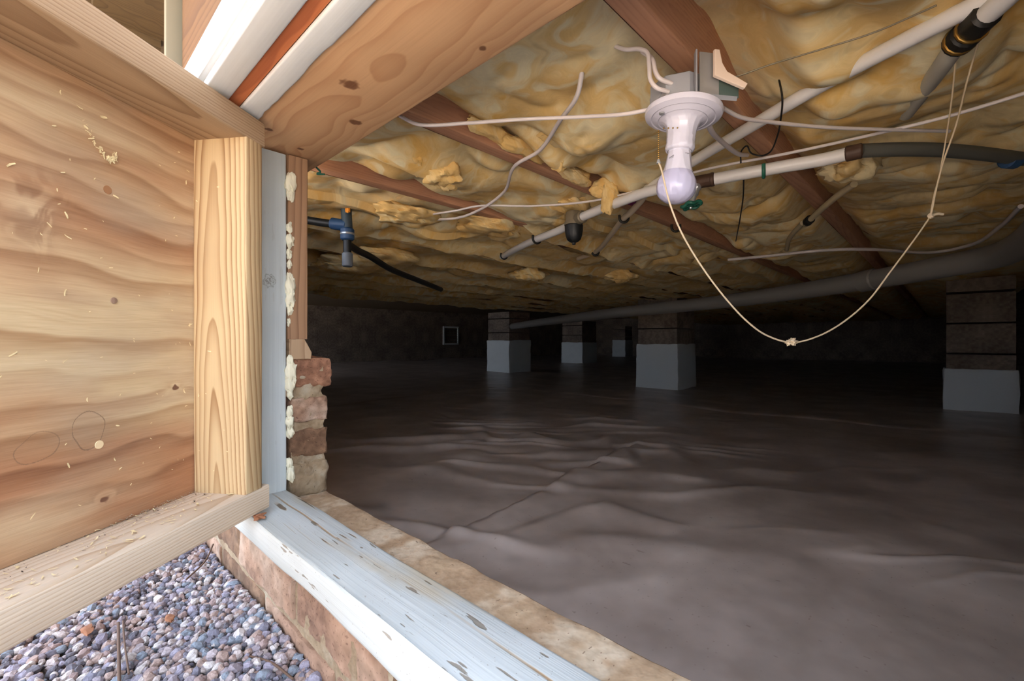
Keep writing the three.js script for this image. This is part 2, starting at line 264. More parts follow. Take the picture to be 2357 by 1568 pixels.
const M = {
  post: textured(T.post, 0.0008, { roughness: 0.7 }), dusty: textured(T.dusty, 0.0008, { roughness: 0.9 }), rail: textured(T.rail, 0.0008, { roughness: 0.75 }), header: textured(T.header, 0, { roughness: 0.75 }),
  joist: textured(T.joist, 0, { roughness: 0.85 }), rim: textured(T.rim, 0), old: textured(T.old, 0, { roughness: 0.85 }), stripe: textured(T.stripe, 0),
  band: textured(T.rail, 0.001, { roughness: 0.85, color: 0x9a8466 }),
  ply: textured(T.ply, 0.0009, { roughness: 0.72 }), sill: textured(T.sill, 0.0014, { roughness: 0.55 }), jamb: textured(T.jamb, 0.0008, { roughness: 0.55 }), trim: textured(T.trim, 0, { roughness: 0.5 }),
  brick: textured(T.brick, 0, { roughness: 0.9 }), brickDark: textured(T.brick, 0, { roughness: 0.9, color: 0xd2ccbc }), brickRed: textured(T.brick, 0, { roughness: 0.9, color: 0xffeade }),
  mortar: textured(T.mortar, 0.002, { roughness: 0.95 }), mortarGrey: textured(T.mortar, 0.0025, { roughness: 0.95, color: 0xcfd2d0 }),
  insul: textured(T.insul, 0, { roughness: 1 }), tuft: textured(T.insul, 0, { roughness: 1, color: 0xfffaf0 }),
  block: textured(T.block, 0, { roughness: 0.95 }), soil: textured(T.soil, 0, { roughness: 1 }),
  plastic: textured(T.plastic, 0, { roughness: 0.3 }), wrap: mat({ color: 0xd0d6d6, roughness: 0.5 }),
  white: mat({ color: 0xd4d2de, roughness: 0.22 }), bulb: mat({ color: 0xc0bed6, roughness: 0.14 }), cable: mat({ color: 0xd6cdcc, roughness: 0.45 }), pipe: mat({ color: 0xdcd9d6, roughness: 0.4 }), pvc: mat({ color: 0x77736d, roughness: 0.5 }),
  greyPipe: mat({ color: 0x55554e, roughness: 0.55 }), brownBand: mat({ color: 0x4a3426, roughness: 0.6 }), black: mat({ color: 0x14130f, roughness: 0.5 }), hose: mat({ color: 0x17191a, roughness: 0.5 }),
  tin: mat({ color: 0x6f8480, roughness: 0.3, metalness: 0.6 }), steel: mat({ color: 0xb0b2b4, roughness: 0.3, metalness: 0.55 }), zinc: mat({ color: 0xa2a4aa, roughness: 0.5, metalness: 0.3 }), brass: mat({ color: 0xb08a48, roughness: 0.35, metalness: 0.9 }), bronze: mat({ color: 0x857a66, roughness: 0.5, metalness: 0.4 }),
  green: mat({ color: 0x1f5f4c, roughness: 0.4 }), blue: mat({ color: 0x2b4a6e, roughness: 0.5 }), bluePipe: mat({ color: 0x33434c, roughness: 0.5 }), string: mat({ color: 0xc9b596, roughness: 0.9 }),
  foam: mat({ color: 0xe6e0c4, roughness: 0.75 }), shaving: mat({ color: 0xe6d3a2, roughness: 0.9, side: THREE.DoubleSide }), dirt: mat({ color: 0x3a2c22, roughness: 1 }), print: mat({ color: 0x3a3a44, roughness: 0.6 }), orange: mat({ color: 0xd98a1e, roughness: 0.7 }), purple: mat({ color: 0x5c1340, roughness: 0.7 }), twig: mat({ color: 0x5a4232, roughness: 0.9 }), bark: mat({ color: 0x8a5a3c, roughness: 0.9 }),
};

// ---------------------------------------------------------------- the setting
const XJ = -0.905;                 // left edge of the opening
const wallOut = 0.25, wallIn = 0.407;
{ // front foundation wall
  const wall = group('wall_front', 'low brick foundation wall with a tan mortar ledge behind the white sill', 'wall', { kind: 'structure' });
  // outer face below the sill: long bricks in grey mortar
  const mb = roughBox(2.1, 0.30, 0.09, { cell: 0.03, amp: 0.001, seed: 2 }); mb.translate(-0.2, -0.197, -0.303); mesh('mortar_bed', mb, M.mortarGrey, wall);
  const mats = [M.brick, M.brickDark, M.brick];
  let k = 0;
  for (let row = 0; row < 3; row++) for (let i = 0; i < 9; i++) {
    const x = -1.175 + i * 0.25 - (row % 2) * 0.125, y = -0.082 - row * 0.083;
    const b = roughBox(0.242, 0.073, 0.09, { cell: 0.007, r: 0.005, amp: 0.0024, freq: 45, seed: ++k, ts: 0.5 });
    b.translate(x + 0.125, y, -0.299 + 0.003 * noise(k * 3.3, 1)); mesh('brick', b, mats[(i + row * 2 + 1) % 3], wall);
  }
  // wall beside the opening, its bricks cut off towards the opening
  const rows = [[0.193, 0.249, 0.416, M.brickRed], [0.125, 0.174, 0.408, M.brick], [0.056, 0.11, 0.407, M.brickDark], [-0.02, 0.046, 0.408, M.mortarGrey]];
  for (const [y0, y1, n1, m] of rows) for (let i = 0; i < 5; i++) {
    const b = roughBox(0.19, y1 - y0, n1 - 0.335, { cell: i ? 0.02 : 0.004, r: 0.005, amp: i ? 0.001 : 0.003, freq: 70, seed: ++k + 3, ts: 0.35 });
    b.translate(XJ - 0.095 - i * 0.2 - (i ? ((k >> 2) % 2) * 0.05 : 0.002), (y0 + y1) / 2, -(n1 + 0.335) / 2); mesh('brick', b, m, wall);
  }
  const m2 = roughBox(1.6, 0.26, 0.062, { cell: 0.006, r: 0.002, amp: 0.004, freq: 60, seed: 9 }); m2.translate(XJ - 0.805, 0.113, -0.37); mesh('mortar_bed', m2, M.mortarGrey, wall);
  const m3 = roughBox(1.5, 0.9, 0.06, { cell: 0.1, seed: 6 }); m3.translate(XJ - 0.86, 0.08, -0.29); mesh('mortar_bed', m3, M.block, wall);
  // mortar ledge behind the sill, ragged on its inner edge
  const lg = roughBox(1.0, 0.1, 0.086, { cell: 0.005, r: 0.006, amp: 0.002, freq: 26, seed: 21, ts: 0.4 });
  lg.translate(-0.429, -0.069, -0.364); mesh('mortar_ledge', lg, M.mortar, wall);
  for (let i = 0; i < 3; i++) { const b = roughBox(0.19, 0.055, 0.09, { cell: 0.008, r: 0.008, amp: 0.003, freq: 45, seed: 60 + i, ts: 0.4 }); b.translate(0.175 + i * 0.2, -0.058, -0.37); mesh('brick', b, M.brickRed, wall); }
  const inner = roughBox(2.4, 0.24, 0.08, { cell: 0.03, amp: 0.002, seed: 31 }); inner.translate(-0.1, -0.235, -0.362); mesh('mortar_bed', inner, M.block, wall);
  // pier of wall to the right of the opening, and the upper wall over everything
  const right = roughBox(3, 1.2, 0.16, { cell: 0.15, seed: 8 }); right.translate(1.71, 0.37, -0.325); mesh('mortar_bed', right, M.block, wall);
  const left = roughBox(5.4, 1.3, 0.1, { cell: 0.15, seed: 18 }); left.translate(-4.42, 0.3, -0.37); mesh('mortar_bed', left, M.block, wall);
}
{ // the other crawl space walls, of grey block
  const w = (name, label, g, x, y, z) => { g.translate(x, y, z); thing(name, g, M.block, label, 'wall', { kind: 'structure' }); };
  w('wall_back', 'grey block wall far back in the dark crawl space', roughBox(13, 1.5, 0.2, { cell: 0.3, seed: 3, ts: 0.8 }), -4.5, 0.4, -13);
  w('wall_left', 'grey block wall far at the left end of the crawl space', roughBox(0.2, 1.5, 13, { cell: 0.3, seed: 4, ts: 0.8 }), -9.2, 0.4, -6.6);
  w('wall_right', 'grey block wall closing the right side of the crawl space', roughBox(0.2, 1.5, 13, { cell: 0.3, seed: 5, ts: 0.8 }), 2.2, 0.4, -6.6);
}
{ // subfloor
  const c = group('ceiling', 'dark plank subfloor above the insulation', 'subfloor', { kind: 'structure' });
  for (let i = 0; i < 6; i++) mesh('subfloor_panel', roughBox(12.4, 0.03, 2.2, { cell: 0.6, amp: 0, r: 0.001 }).translate(-3.5, 1.0, -1.18 - i * 2.2), M.old, c);
}
function floorY(x, n) { // the plastic sheet on the crawl space soil
  const u = x * 0.72 + n * 0.69, d = -x * 0.69 + n * 0.72;       // along and across the creases
  const wx = u + 0.22 * fbm(x * 1.7, n * 1.7, 1, 3), wd = d + 0.2 * fbm(x * 2.1 + 9, n * 2.1, 2, 3);
  const ridge = (q, k) => Math.exp(-q * q * k), r1 = ridge(noise(wx * 1.5, wd * 5.0, 1), 14), r2 = ridge(noise(wx * 3.4 + 7, wd * 11, 2), 10);
  const crease = step(0.12, 0.8, Math.exp(-(((x + 1.25) / 1.0) ** 2 + ((n - 1.45) / 1.0) ** 2)) + 0.35 * fbm(x * 1.5 + 2, n * 1.5, 5, 3)) + 0.12;
  let y = -0.186 + 0.035 * fbm(x * 1.1 + 5, n * 1.1, 3, 3) + crease * (0.022 * r1 * step(-0.5, 0.2, noise(wx * 1.3, wd * 2.4, 8)) + 0.015 * r2 * step(-0.3, 0.3, noise(wx * 2 + 4, wd * 4, 9)));
  y += 0.03 * Math.exp(-((x + 0.02) ** 2 / 0.12 + (n - 1.25) ** 2 / 0.12)) + 0.004 * fbm(x * 7, n * 7, 6, 2);
  const seam = (ax, an, bx, bn, wdt, hgt) => { const vx = bx - ax, vn = bn - an, l2 = vx * vx + vn * vn, t = ((x - ax) * vx + (n - an) * vn) / l2, q = clamp(t), s = ((x - ax) * vn - (n - an) * vx) / Math.sqrt(l2), off = Math.hypot(x - ax - q * vx, n - an - q * vn); return off < 0.2 && t > 0 && t < 1 ? hgt * (s < 0 ? Math.exp(-s * s / (wdt * wdt)) : 1 - step(0, 0.09, s)) * step(0, 0.05, t) * (1 - step(0.9, 1, t)) : 0; };
  y += seam(-0.84, 0.55, -0.91, 1.11, 0.006, 0.015) + seam(-0.91, 1.11, -1.02, 1.92, 0.006, 0.015);   // overlapped sheet edges
  y += seam(-0.80, 0.6, -0.737, 1.141, 0.02, 0.008) + seam(-0.737, 1.141, -0.47, 1.12, 0.02, 0.008);
  const rise = 1 - step(0.38, 0.52, n); return y + rise * 0.02;
}
function field(x0, x1, n0, n1, nx, nn, fy, ts, up, easeN = 1) {
  const pos = [], uv = [], idx = [];
  for (let j = 0; j <= nn; j++) for (let i = 0; i <= nx; i++) { const x = mix(x0, x1, i / nx), n = mix(n0, n1, Math.pow(j / nn, easeN)); pos.push(x, fy(x, n), -n); uv.push(x / ts, n / ts); }
  for (let j = 0; j < nn; j++) for (let i = 0; i < nx; i++) { const a = j * (nx + 1) + i, b = a + 1, c = a + nx + 1, d = c + 1; up ? idx.push(a, b, d, a, d, c) : idx.push(a, d, b, a, c, d); }
  const g = new THREE.BufferGeometry(); g.setAttribute('position', new THREE.Float32BufferAttribute(pos, 3)); g.setAttribute('uv', new THREE.Float32BufferAttribute(uv, 2)); g.setIndex(idx); g.computeVertexNormals();
  return g;
}
{
  const f = group('floor', 'wrinkled grey plastic ground sheet covering the crawl space floor', 'ground sheet', { kind: 'structure' });
  mesh('plastic_sheet', field(-3.2, 2.15, 0.395, 3.2, 500, 280, floorY, 0.9, true), M.plastic, f);
  const far = field(-9.2, 2.2, 0.4, 13, 120, 130, (x, n) => floorY(x, n) - (x > -3.15 && n < 3.12 ? 0.05 : 0.0), 0.9, true); mesh('plastic_sheet', far, M.plastic, f);
  const slab = new THREE.BoxGeometry(11.4, 0.1, 12.8); slab.translate(-3.5, -0.42, -6.8); mesh('soil_bed', slab, M.soil, f);
}
const groundY = (x, z) => -0.158 + 0.012 * fbm(x * 4, z * 4, 3, 3);
{ // the house above, which keeps this side in open shade
  const h = roughBox(12.4, 2.6, 0.2, { cell: 0.6, amp: 0, ts: 2 }); h.translate(-3.5, 2.36, -0.28);
  thing('wall_upper', h, mat({ color: 0xb9b2a4, roughness: 0.9 }), 'house wall above the crawl space', 'wall', { kind: 'structure' });
}
{ // outside: gravel bed against the wall, bare ground beyond
  const g = group('ground', 'bed of mixed grey and pinkish gravel at the foot of the brick wall', 'gravel', { kind: 'structure' });
  const base = field(-9, 9, -14, 0.3, 180, 140, (x, n) => groundY(x, -n) - 0.01, 0.8, true); mesh('soil_bed', base, M.soil, g);
  const cols = [0x8f868c, 0xa69b9c, 0xb8ada8, 0x74727e, 0x808993, 0x9a857f, 0xc6c0bc, 0x66636a, 0xa58f84, 0x948f9c];
  const stoneMats = cols.map((c, i) => textured(T.stone, 0, { color: c, roughness: 0.85 }));
  const r = rng(5), shapes = [];
  for (let k = 0; k < 7; k++) { const s = new THREE.IcosahedronGeometry(1, 1), p = s.attributes.position; for (let i = 0; i < p.count; i++) { const x = p.getX(i), y = p.getY(i), z = p.getZ(i); const q = 1 + 0.75 * fbm(x * 1.2 + k * 9, y * 1.2, z * 1.2, 2) - 0.16 * Math.max(0, noise(x * 2.5 + k * 4, y * 2.5, z * 2.5)); p.setXYZ(i, x * q, y * q * 0.72, z * q * 0.82); } shapes.push(toCreasedNormals(s, 0.3)); }
  const list = [], f = new THREE.Vector3(-0.6918, 0, -0.7221), right = new THREE.Vector3(0.7221, 0, -0.6918);
  const cell = 0.0105;
  for (let layer = 0; layer < 2; layer++) for (let gx = -1.55; gx < 0.1; gx += cell) for (let gz = -0.262; gz < 0.5; gz += cell) {
    const x = gx + (r() - 0.5) * cell + layer * cell / 2, z = Math.max(-0.247, gz + (r() - 0.5) * cell + layer * cell / 2), s = 0.004 + 0.0052 * r() ** 1.8 + (r() > 0.94 ? 0.0028 : 0);
    const d = x * f.x + z * f.z, px = (x * right.x + z * right.z) / d, y = groundY(x, z) + layer * 0.0055;
    const inView = d > 0.3 && Math.abs(px) < 1.16 && (y - 0.285) / d > -0.765 && layer === 1 && z + x * 0.72 < 0.86 ;
    const q = new THREE.Quaternion().setFromEuler(new THREE.Euler((r() - 0.5) * 1.2, r() * 6.28, (r() - 0.5) * 1.2));
    list.push({ x, y, z, s, q, k: Math.floor(r() * 7), c: Math.floor(r() * cols.length), size: inView ? s / d : 0 });
  }
  list.sort((a, b) => b.size - a.size);
  const rest = [];
  // the door hides stones under it: those out in the open triangle come first
  list.forEach((o, i) => {
    if (i < 300 && o.size > 0) { const m = new THREE.Mesh(shapes[o.k], stoneMats[o.c]); m.name = numbered('stone'); m.position.set(o.x, o.y, o.z); m.scale.setScalar(o.s); m.quaternion.copy(o.q); m.castShadow = m.receiveShadow = true; g.add(m); } else rest.push(o);
  });
  const byShape = shapes.map(() => []); rest.forEach((o) => byShape[o.k].push(o));
  const stuff = new THREE.Group(); stuff.name = 'gravel_mass'; stuff.userData.kind = 'stuff'; g.add(stuff);
  byShape.forEach((os, k) => {
    const im = new THREE.InstancedMesh(shapes[k], textured(T.stone, 0, { roughness: 0.85 }), os.length); im.name = numbered('gravel_stones'); im.userData.kind = 'stuff'; im.castShadow = im.receiveShadow = true;
    os.forEach((o, i) => { im.setMatrixAt(i, new THREE.Matrix4().compose(new THREE.Vector3(o.x, o.y, o.z), o.q, new THREE.Vector3(o.s, o.s, o.s))); im.setColorAt(i, new THREE.Color(cols[o.c])); });
    stuff.add(im);
  });
}

// ---------------------------------------------------------------- framing round the opening
{ // white painted frame: sill, jambs, head strips
  const fr = group('door_frame', 'white painted timber frame lining the crawl space opening', 'door frame');
  const sill = lumber(0.092, 0.042, 1.13, { bevel: 0.006, seg: 60, warp: 0.004, seed: 2, tl: 1.1 }); // width along x -> world -z
  // section x: outside to inside, y up; length runs along +x world
  basis(sill, [XJ - 0.04, -0.021, -0.285], [0, 0, -1], [0, -1, 0], [1, 0, 0]);
  tag(mesh('sill', sill, M.sill, fr), 'white sill board with cracked and worn paint');
  const jamb = (x, dir) => { const j = lumber(0.088, 0.036, 0.636, { bevel: 0.003, seg: 40, warp: 0.0018, seed: 5, tl: 0.7 }); basis(j, [x, 0.001, -0.283], [0, 0, -1 * dir], [-dir, 0, 0], [0, 1, 0]); return j; };
  tag(mesh('jamb', jamb(XJ - 0.018, 1), M.jamb, fr), 'white upright board with a round knot');
  mesh('jamb', jamb(0.188, -1), M.jamb, fr);
  const strip = (name, n0, n1, y0, y1, m, opt = {}) => { const g = lumber(n1 - n0, y1 - y0, 1.5, { bevel: 0.002, seg: 90, seed: n0 * 100, tl: 0.7, ...opt }); basis(g, [-0.965, (y0 + y1) / 2, -(n0 + n1) / 2], [0, 0, -1], [0, -1, 0], [1, 0, 0]); return mesh(name, g, m, fr); };
  strip('head_trim', 0.163, 0.196, 0.640, 0.665, M.trim);
  strip('head_trim', 0.155, 0.166, 0.652, 0.700, M.trim);
  tag(strip('head_stop', 0.1965, 0.2145, 0.6425, 0.675, M.stripe), 'bare reddish brown wood strip between the white trims');
  strip('head_trim', 0.215, 0.2445, 0.6385, 0.645, M.trim, { ragged: 0.006 });
}
{ // header over the opening
  const g = lumber(0.184, 0.09, 1.7, { bevel: 0.004, seg: 60, warp: 0.002, seed: 7, tl: 1.1 }); basis(g, [-1.03, 0.6865, -0.308], [0, 0, -1], [0, 1, 0], [1, 0, 0]);
  thing('header_beam', g, M.header, 'wide flat light pine header board with knots over the opening', 'beam');
}
{ // cut end of the rim board, the plate under it and the foam
  const g = lumber(0.05, 0.037, 0.352, { bevel: 0.002, seg: 30, warp: 0.002, seed: 3, tl: 0.45 });
  // the cut face looks along +x
  basis(g, [XJ - 0.027, 0.2875, -0.3495], [-1, 0, 0], [0, 0, -1], [0, 1, 0]); g.rotateY(0);
  const rb = group('rim_board', 'cut end of a treated rim board with curved grain, behind the white jamb', 'timber');
  mesh('cut_end', g, M.rim, rb);
  const run = lumber(0.336, 0.037, 0.72, { seg: 8, tl: 1.6 }); basis(run, [XJ - 0.055, 0.457, -0.3495], [0, -1, 0], [0, 0, -1], [-1, 0, 0]); mesh('board', run, M.joist, rb);
  const pl = new THREE.Shape(); [[0.333, 0], [0.372, 0], [0.3735, 0.012], [0.360, 0.0375], [0.333, 0.0375]].forEach((p, i) => i ? pl.lineTo(p[0], p[1]) : pl.moveTo(p[0], p[1]));
  const pg = new THREE.ExtrudeGeometry(pl, { depth: 1.4, bevelEnabled: true, bevelSize: 0.001, bevelThickness: 0.001, bevelSegments: 1 }); basis(pg, [XJ, 0.2495, 0], [0, 0, -1], [0, 1, 0], [-1, 0, 0]);
  const uvp = pg.attributes.uv; for (let i = 0; i < uvp.count; i++) uvp.setXY(i, uvp.getX(i) * 2.2, uvp.getY(i) * 1.2);
  thing('sill_plate', pg, M.rail, 'short treated sill plate with a split corner between rim board and brick', 'timber');
  const parts = [], r = rng(12);
  for (const [y, s, o] of [[0.585, 1.5, 1.3], [0.566, 1.1, 1], [0.50, 0.8, 0.7], [0.475, 1.0, 0.9], [0.45, 0.7, 0.6], [0.43, 0.6, 0.6], [0.40, 1.0, 0.8], [0.385, 1.4, 1.1], [0.365, 1.2, 1.0], [0.345, 0.8, 0.8], [0.32, 0.5, 0.4], [0.245, 0.9, 1], [0.225, 1.5, 1.2], [0.205, 1.3, 1.1], [0.185, 0.8, 0.9], [0.15, 0.9, 0.8], [0.13, 1.0, 0.9], [0.11, 0.9, 1.0], [0.03, 1.1, 1.2], [0.05, 0.8, 0.6]])
    parts.push(lump([XJ - 0.004 + 0.004 * o, y, -0.331 - 0.0025 * o], [0.0058 * s, 0.013 * s, 0.0066 * s], { detail: 9, amp: 0.4, freq: 2.2, seed: y * 90 }));
  tag(mesh('foam_sealant', mergeGeometries(parts), M.foam), 'cream blobs of expanding foam squeezed out along the white jamb', 'foam', { kind: 'stuff' });
}

// ---------------------------------------------------------------- the open door
const DOOR = new THREE.Matrix4().makeRotationY(-54.2 * Math.PI / 180); DOOR.setPosition(-0.8634, 0, -0.1976);
{
  const d = group('door_1', 'open plywood access door framed with pine two-by-fours, scattered with wood shavings', 'door', { kind: 'structure' });
  d.applyMatrix4(DOOR);
  const panel = new THREE.BoxGeometry(0.98, 0.66, 0.015, 1, 1, 1); panel.translate(0.452, 0.328, 0.0076);
  const uv = panel.attributes.uv, pp = panel.attributes.position; for (let i = 0; i < uv.count; i++) uv.setXY(i, pp.getX(i) / 0.5, pp.getY(i) / 0.65);
  const pm = mesh('plywood_panel', panel, M.ply, d);
  mesh('nail_head', turned([[0, 0], [0.0042, 0], [0.004, 0.001], [0.002, 0.0016], [0, 0.0018]], [0.16, 0.336, 0], [0.16, 0.336, -1]), mat({ color: 0x8d7360, roughness: 0.5 }), pm);
  tag(mesh('wood_plug', turned([[0, 0], [0.0052, 0], [0.005, 0.0006], [0, 0.0007]], [0.178, 0.156, 0], [0.178, 0.156, -1]), mat({ color: 0xe0c79c, roughness: 0.8 }), pm), 'pale round plug');
  mesh('nail_head', turned([[0, 0], [0.005, 0], [0.0052, 0.0006], [0.003, 0.0004], [0, 0.0003]], [0.168, 0.475, 0], [0.168, 0.475, -1]), mat({ color: 0x9c6f4a, roughness: 0.7 }), pm);
  // stile: wide face to the camera (door -x is hinge side)
  const st = lumber(0.089, 0.038, 0.5475, { bevel: 0.0028, seg: 50, warp: 0.0012, seed: 1, tl: 0.8, v0: 0.12 });
  basis(st, [0.019, 0.0505, -0.0445], [0, 0, 1], [1, 0, 0], [0, 1, 0]);
  // x axis of the section along door z; wide faces look along the door's x
  tag(mesh('stile', st, M.post, d), 'upright pine two-by-four with arched grain');
  const rail = (y, v0, x0, seed) => { const g = lumber(0.089, 0.0395, 1.0, { bevel: 0.003, seg: 60, warp: 0.0014, seed, tl: 0.8, v0 }); basis(g, [x0, y, -0.0445], [0, 0, -1], [0, -1, 0], [1, 0, 0]); return g; };
  const top = rail(0.6145, 0.1, -0.004, 4), bot = rail(0.0312, 0.55, -0.016, 9);
  tag(mesh('top_rail', top, M.rail, d), 'pine rail across the top of the door');
  tag(mesh('bottom_rail', bot, M.dusty, d), 'dusty pine rail across the foot of the door');
}
function shavings(name, label, place, n, seed, size, m = M.shaving) { // curled flakes of wood
  const r = rng(seed), parts = [];
  for (let i = 0; i < n; i++) {
    const [p, nrm] = place(r), l = size * (0.4 + 1.1 * r() ** 2), w = l * (0.16 + 0.3 * r()), g = new THREE.PlaneGeometry(l, w, 4, 1), q = g.attributes.position, curl = (r() - 0.3) * 1.2;
    for (let k = 0; k < q.count; k++) { const x = q.getX(k) / l; q.setZ(k, curl * l * x * x); q.setY(k, q.getY(k) * (1 - 0.5 * Math.abs(x) - 0.3 * r())); }
    g.computeVertexNormals();
    g.rotateZ(r() * 6.28); g.rotateX((r() - 0.5) * 0.7);
    g.applyQuaternion(new THREE.Quaternion().setFromUnitVectors(new THREE.Vector3(0, 0, 1), V(nrm))); g.translate(...p); parts.push(g);
  }
  return tag(mesh(name, mergeGeometries(parts), m), label, 'wood shavings', { kind: 'stuff' });
}
const doorPoint = (x, y, z) => new THREE.Vector3(x, y, z).applyMatrix4(DOOR).toArray();
{
  const dn = new THREE.Vector3(0, 0, -1).transformDirection(DOOR).toArray();
  shavings('wood_shavings', 'pale flakes of wood clinging to the plywood panel', (r) => [doorPoint(0.045 + 0.24 * r() ** 1.3, 0.07 + 0.5 * r(), -0.0015), dn], 70, 3, 0.006);
  shavings('wood_shavings', 'heap of pale and grey shavings lying on the bottom rail', (r) => { const t = r() ** 1.4; return [doorPoint(-0.004 + 0.36 * t, 0.0525, -0.086 + 0.075 * r() * (r() > 0.3 ? 1 : 0.4) + 0.008), [0, 1, 0]]; }, 150, 4, 0.007);
  shavings('wood_dust', 'grey crumbly wood dust heaped along the back of the bottom rail', (r) => { const t = r(); return [doorPoint(0.02 + 0.13 * t + 0.05 * r(), 0.0522 + 0.003 * r(), -0.004 - 0.022 * r() * r()), [0, 1, 0]]; }, 170, 14, 0.004, mat({ color: 0xa08e74, roughness: 1, side: THREE.DoubleSide }));
  shavings('dirt_crumbs', 'dark crumbs of dirt along the bottom rail of the door', (r) => [doorPoint(0.0 + 0.4 * r(), 0.0523, -0.03 * r() - 0.003 - 0.03 * r() * r()), [0, 1, 0]], 80, 6, 0.004, M.dirt).userData.category = 'dirt';
  shavings('wood_shavings', 'a few small flakes stuck to the pine upright of the door', (r) => [doorPoint(0.0385, 0.07 + 0.5 * r(), -0.085 * r()), new THREE.Vector3(1, 0, 0).transformDirection(DOOR).toArray()], 9, 8, 0.005);
  // nest of chewed wood on the panel
  const nest = shavings('insect_nest', 'small ragged yellow clump of chewed wood stuck high on the plywood panel', (r) => { const t = r(), arc = [[0.198, 0.545], [0.19, 0.533], [0.183, 0.523], [0.176, 0.516], [0.168, 0.513], [0.162, 0.518], [0.16, 0.527]], i = Math.min(5, Math.floor(t * 6)), f = t * 6 - i; return [doorPoint(mix(arc[i][0], arc[i + 1][0], f) + 0.004 * (r() - 0.5), mix(arc[i][1], arc[i + 1][1], f) + 0.007 * (r() - 0.5), -0.002 - 0.003 * r()), dn]; }, 60, 13, 0.006);
  nest.userData.category = 'nest';
}
{ // leaf crumb at the corner of the sill
  const g = lump([-0.784, 0.007, -0.243], [0.005, 0.004, 0.008], { detail: 6, amp: 0.8, freq: 2.5, seed: 3 });
  thing('leaf_scrap', g, M.bark, 'curled dry leaf scrap at the corner of white sill and door rail', 'leaf');
}

// ---------------------------------------------------------------- porch timber above the door, outside
{
  const band = lumber(0.34, 0.03, 1.35, { seg: 12, tl: 1.0, bevel: 0.003 }); basis(band, [-0.94, 0.872, -0.186], [0, -1, 0], [0, 0, -1], [1, 0, 0]);
  thing('band_board', band, M.band, 'weathered brown porch band board above the white head trim', 'board');
  const post = group('porch_post', 'porch post with a pale narrow edge above the door', 'post');
  mesh('post', basis(lumber(0.06, 0.06, 0.6, { seg: 8, tl: 1 }), [-1.005, 0.70, -0.19], [1, 0, 0], [0, 0, -1], [0, 1, 0]), M.old, post);
  mesh('edge_trim', basis(lumber(0.014, 0.03, 0.6, { seg: 8, tl: 1, bevel: 0.001 }), [-0.958, 0.70, -0.165], [1, 0, 0], [0, 0, -1], [0, 1, 0]), mat({ color: 0x7d755f, roughness: 0.7 }), post);
  for (let i = 0; i < 13; i++) {
    const g = lumber(0.135, 0.026, 0.36, { seg: 6, tl: 1.0, v0: i * 0.37, bevel: 0.003, seed: i }); basis(g, [-2.3 + i * 0.1345, 1.045 + 0.002 * noise(i * 2.2, 1), -0.2], [1, 0, 0], [0, 1, 0], [0, 0, 1]);
    thing('deck_plank', g, M.old, 'weathered porch floor plank overhead outside the door', 'plank', { group: 'porch floor planks seen from below' });
  }
  const side = lumber(0.36, 0.03, 0.34, { seg: 8, tl: 1.0 }); basis(side, [-1.34, 0.86, -0.2], [0, -1, 0], [1, 0, 0], [0, 0, 1]);
  thing('deck_joist', side, M.old, 'greenish old porch joist running out from the wall above the door', 'joist');
}

// ---------------------------------------------------------------- floor joists and insulation
const JX = [-0.303, -0.762, -1.168, -1.574, -1.98, -2.386, -2.792, -3.198, -3.604, -4.01];
const JB = 0.723; // underside of the joists
{
  const labels = ['reddish floor joist that carries the bulb lampholder', 'reddish brown floor joist crossed by the white cable left of the bulb', 'orange brown floor joist first beside the light header board', 'floor joist in the shade behind the blue grey hanging pipe', 'fifth floor joist counted left from the bulb, mostly under insulation', 'sixth floor joist counted left from the bulb', 'seventh floor joist counted left from the bulb, deep in shade', 'eighth floor joist counted left from the bulb, deep in shade', 'ninth floor joist counted left from the bulb, almost lost in the dark', 'tenth and last floor joist counted left from the bulb'];
  const src = lumber(0.038, 0.235, 11.4, { seg: 60, warp: 0.002, tl: 1.6, bevel: 0.003 });
  basis(src, [0, JB + 0.1175, -0.40], [1, 0, 0], [0, 1, 0], [0, 0, -1]);
  JX.forEach((x, i) => { const m = thing('floor_joist', src, M.joist, labels[i], 'joist', { group: 'floor joists under the house' }); m.position.x = x; });
}
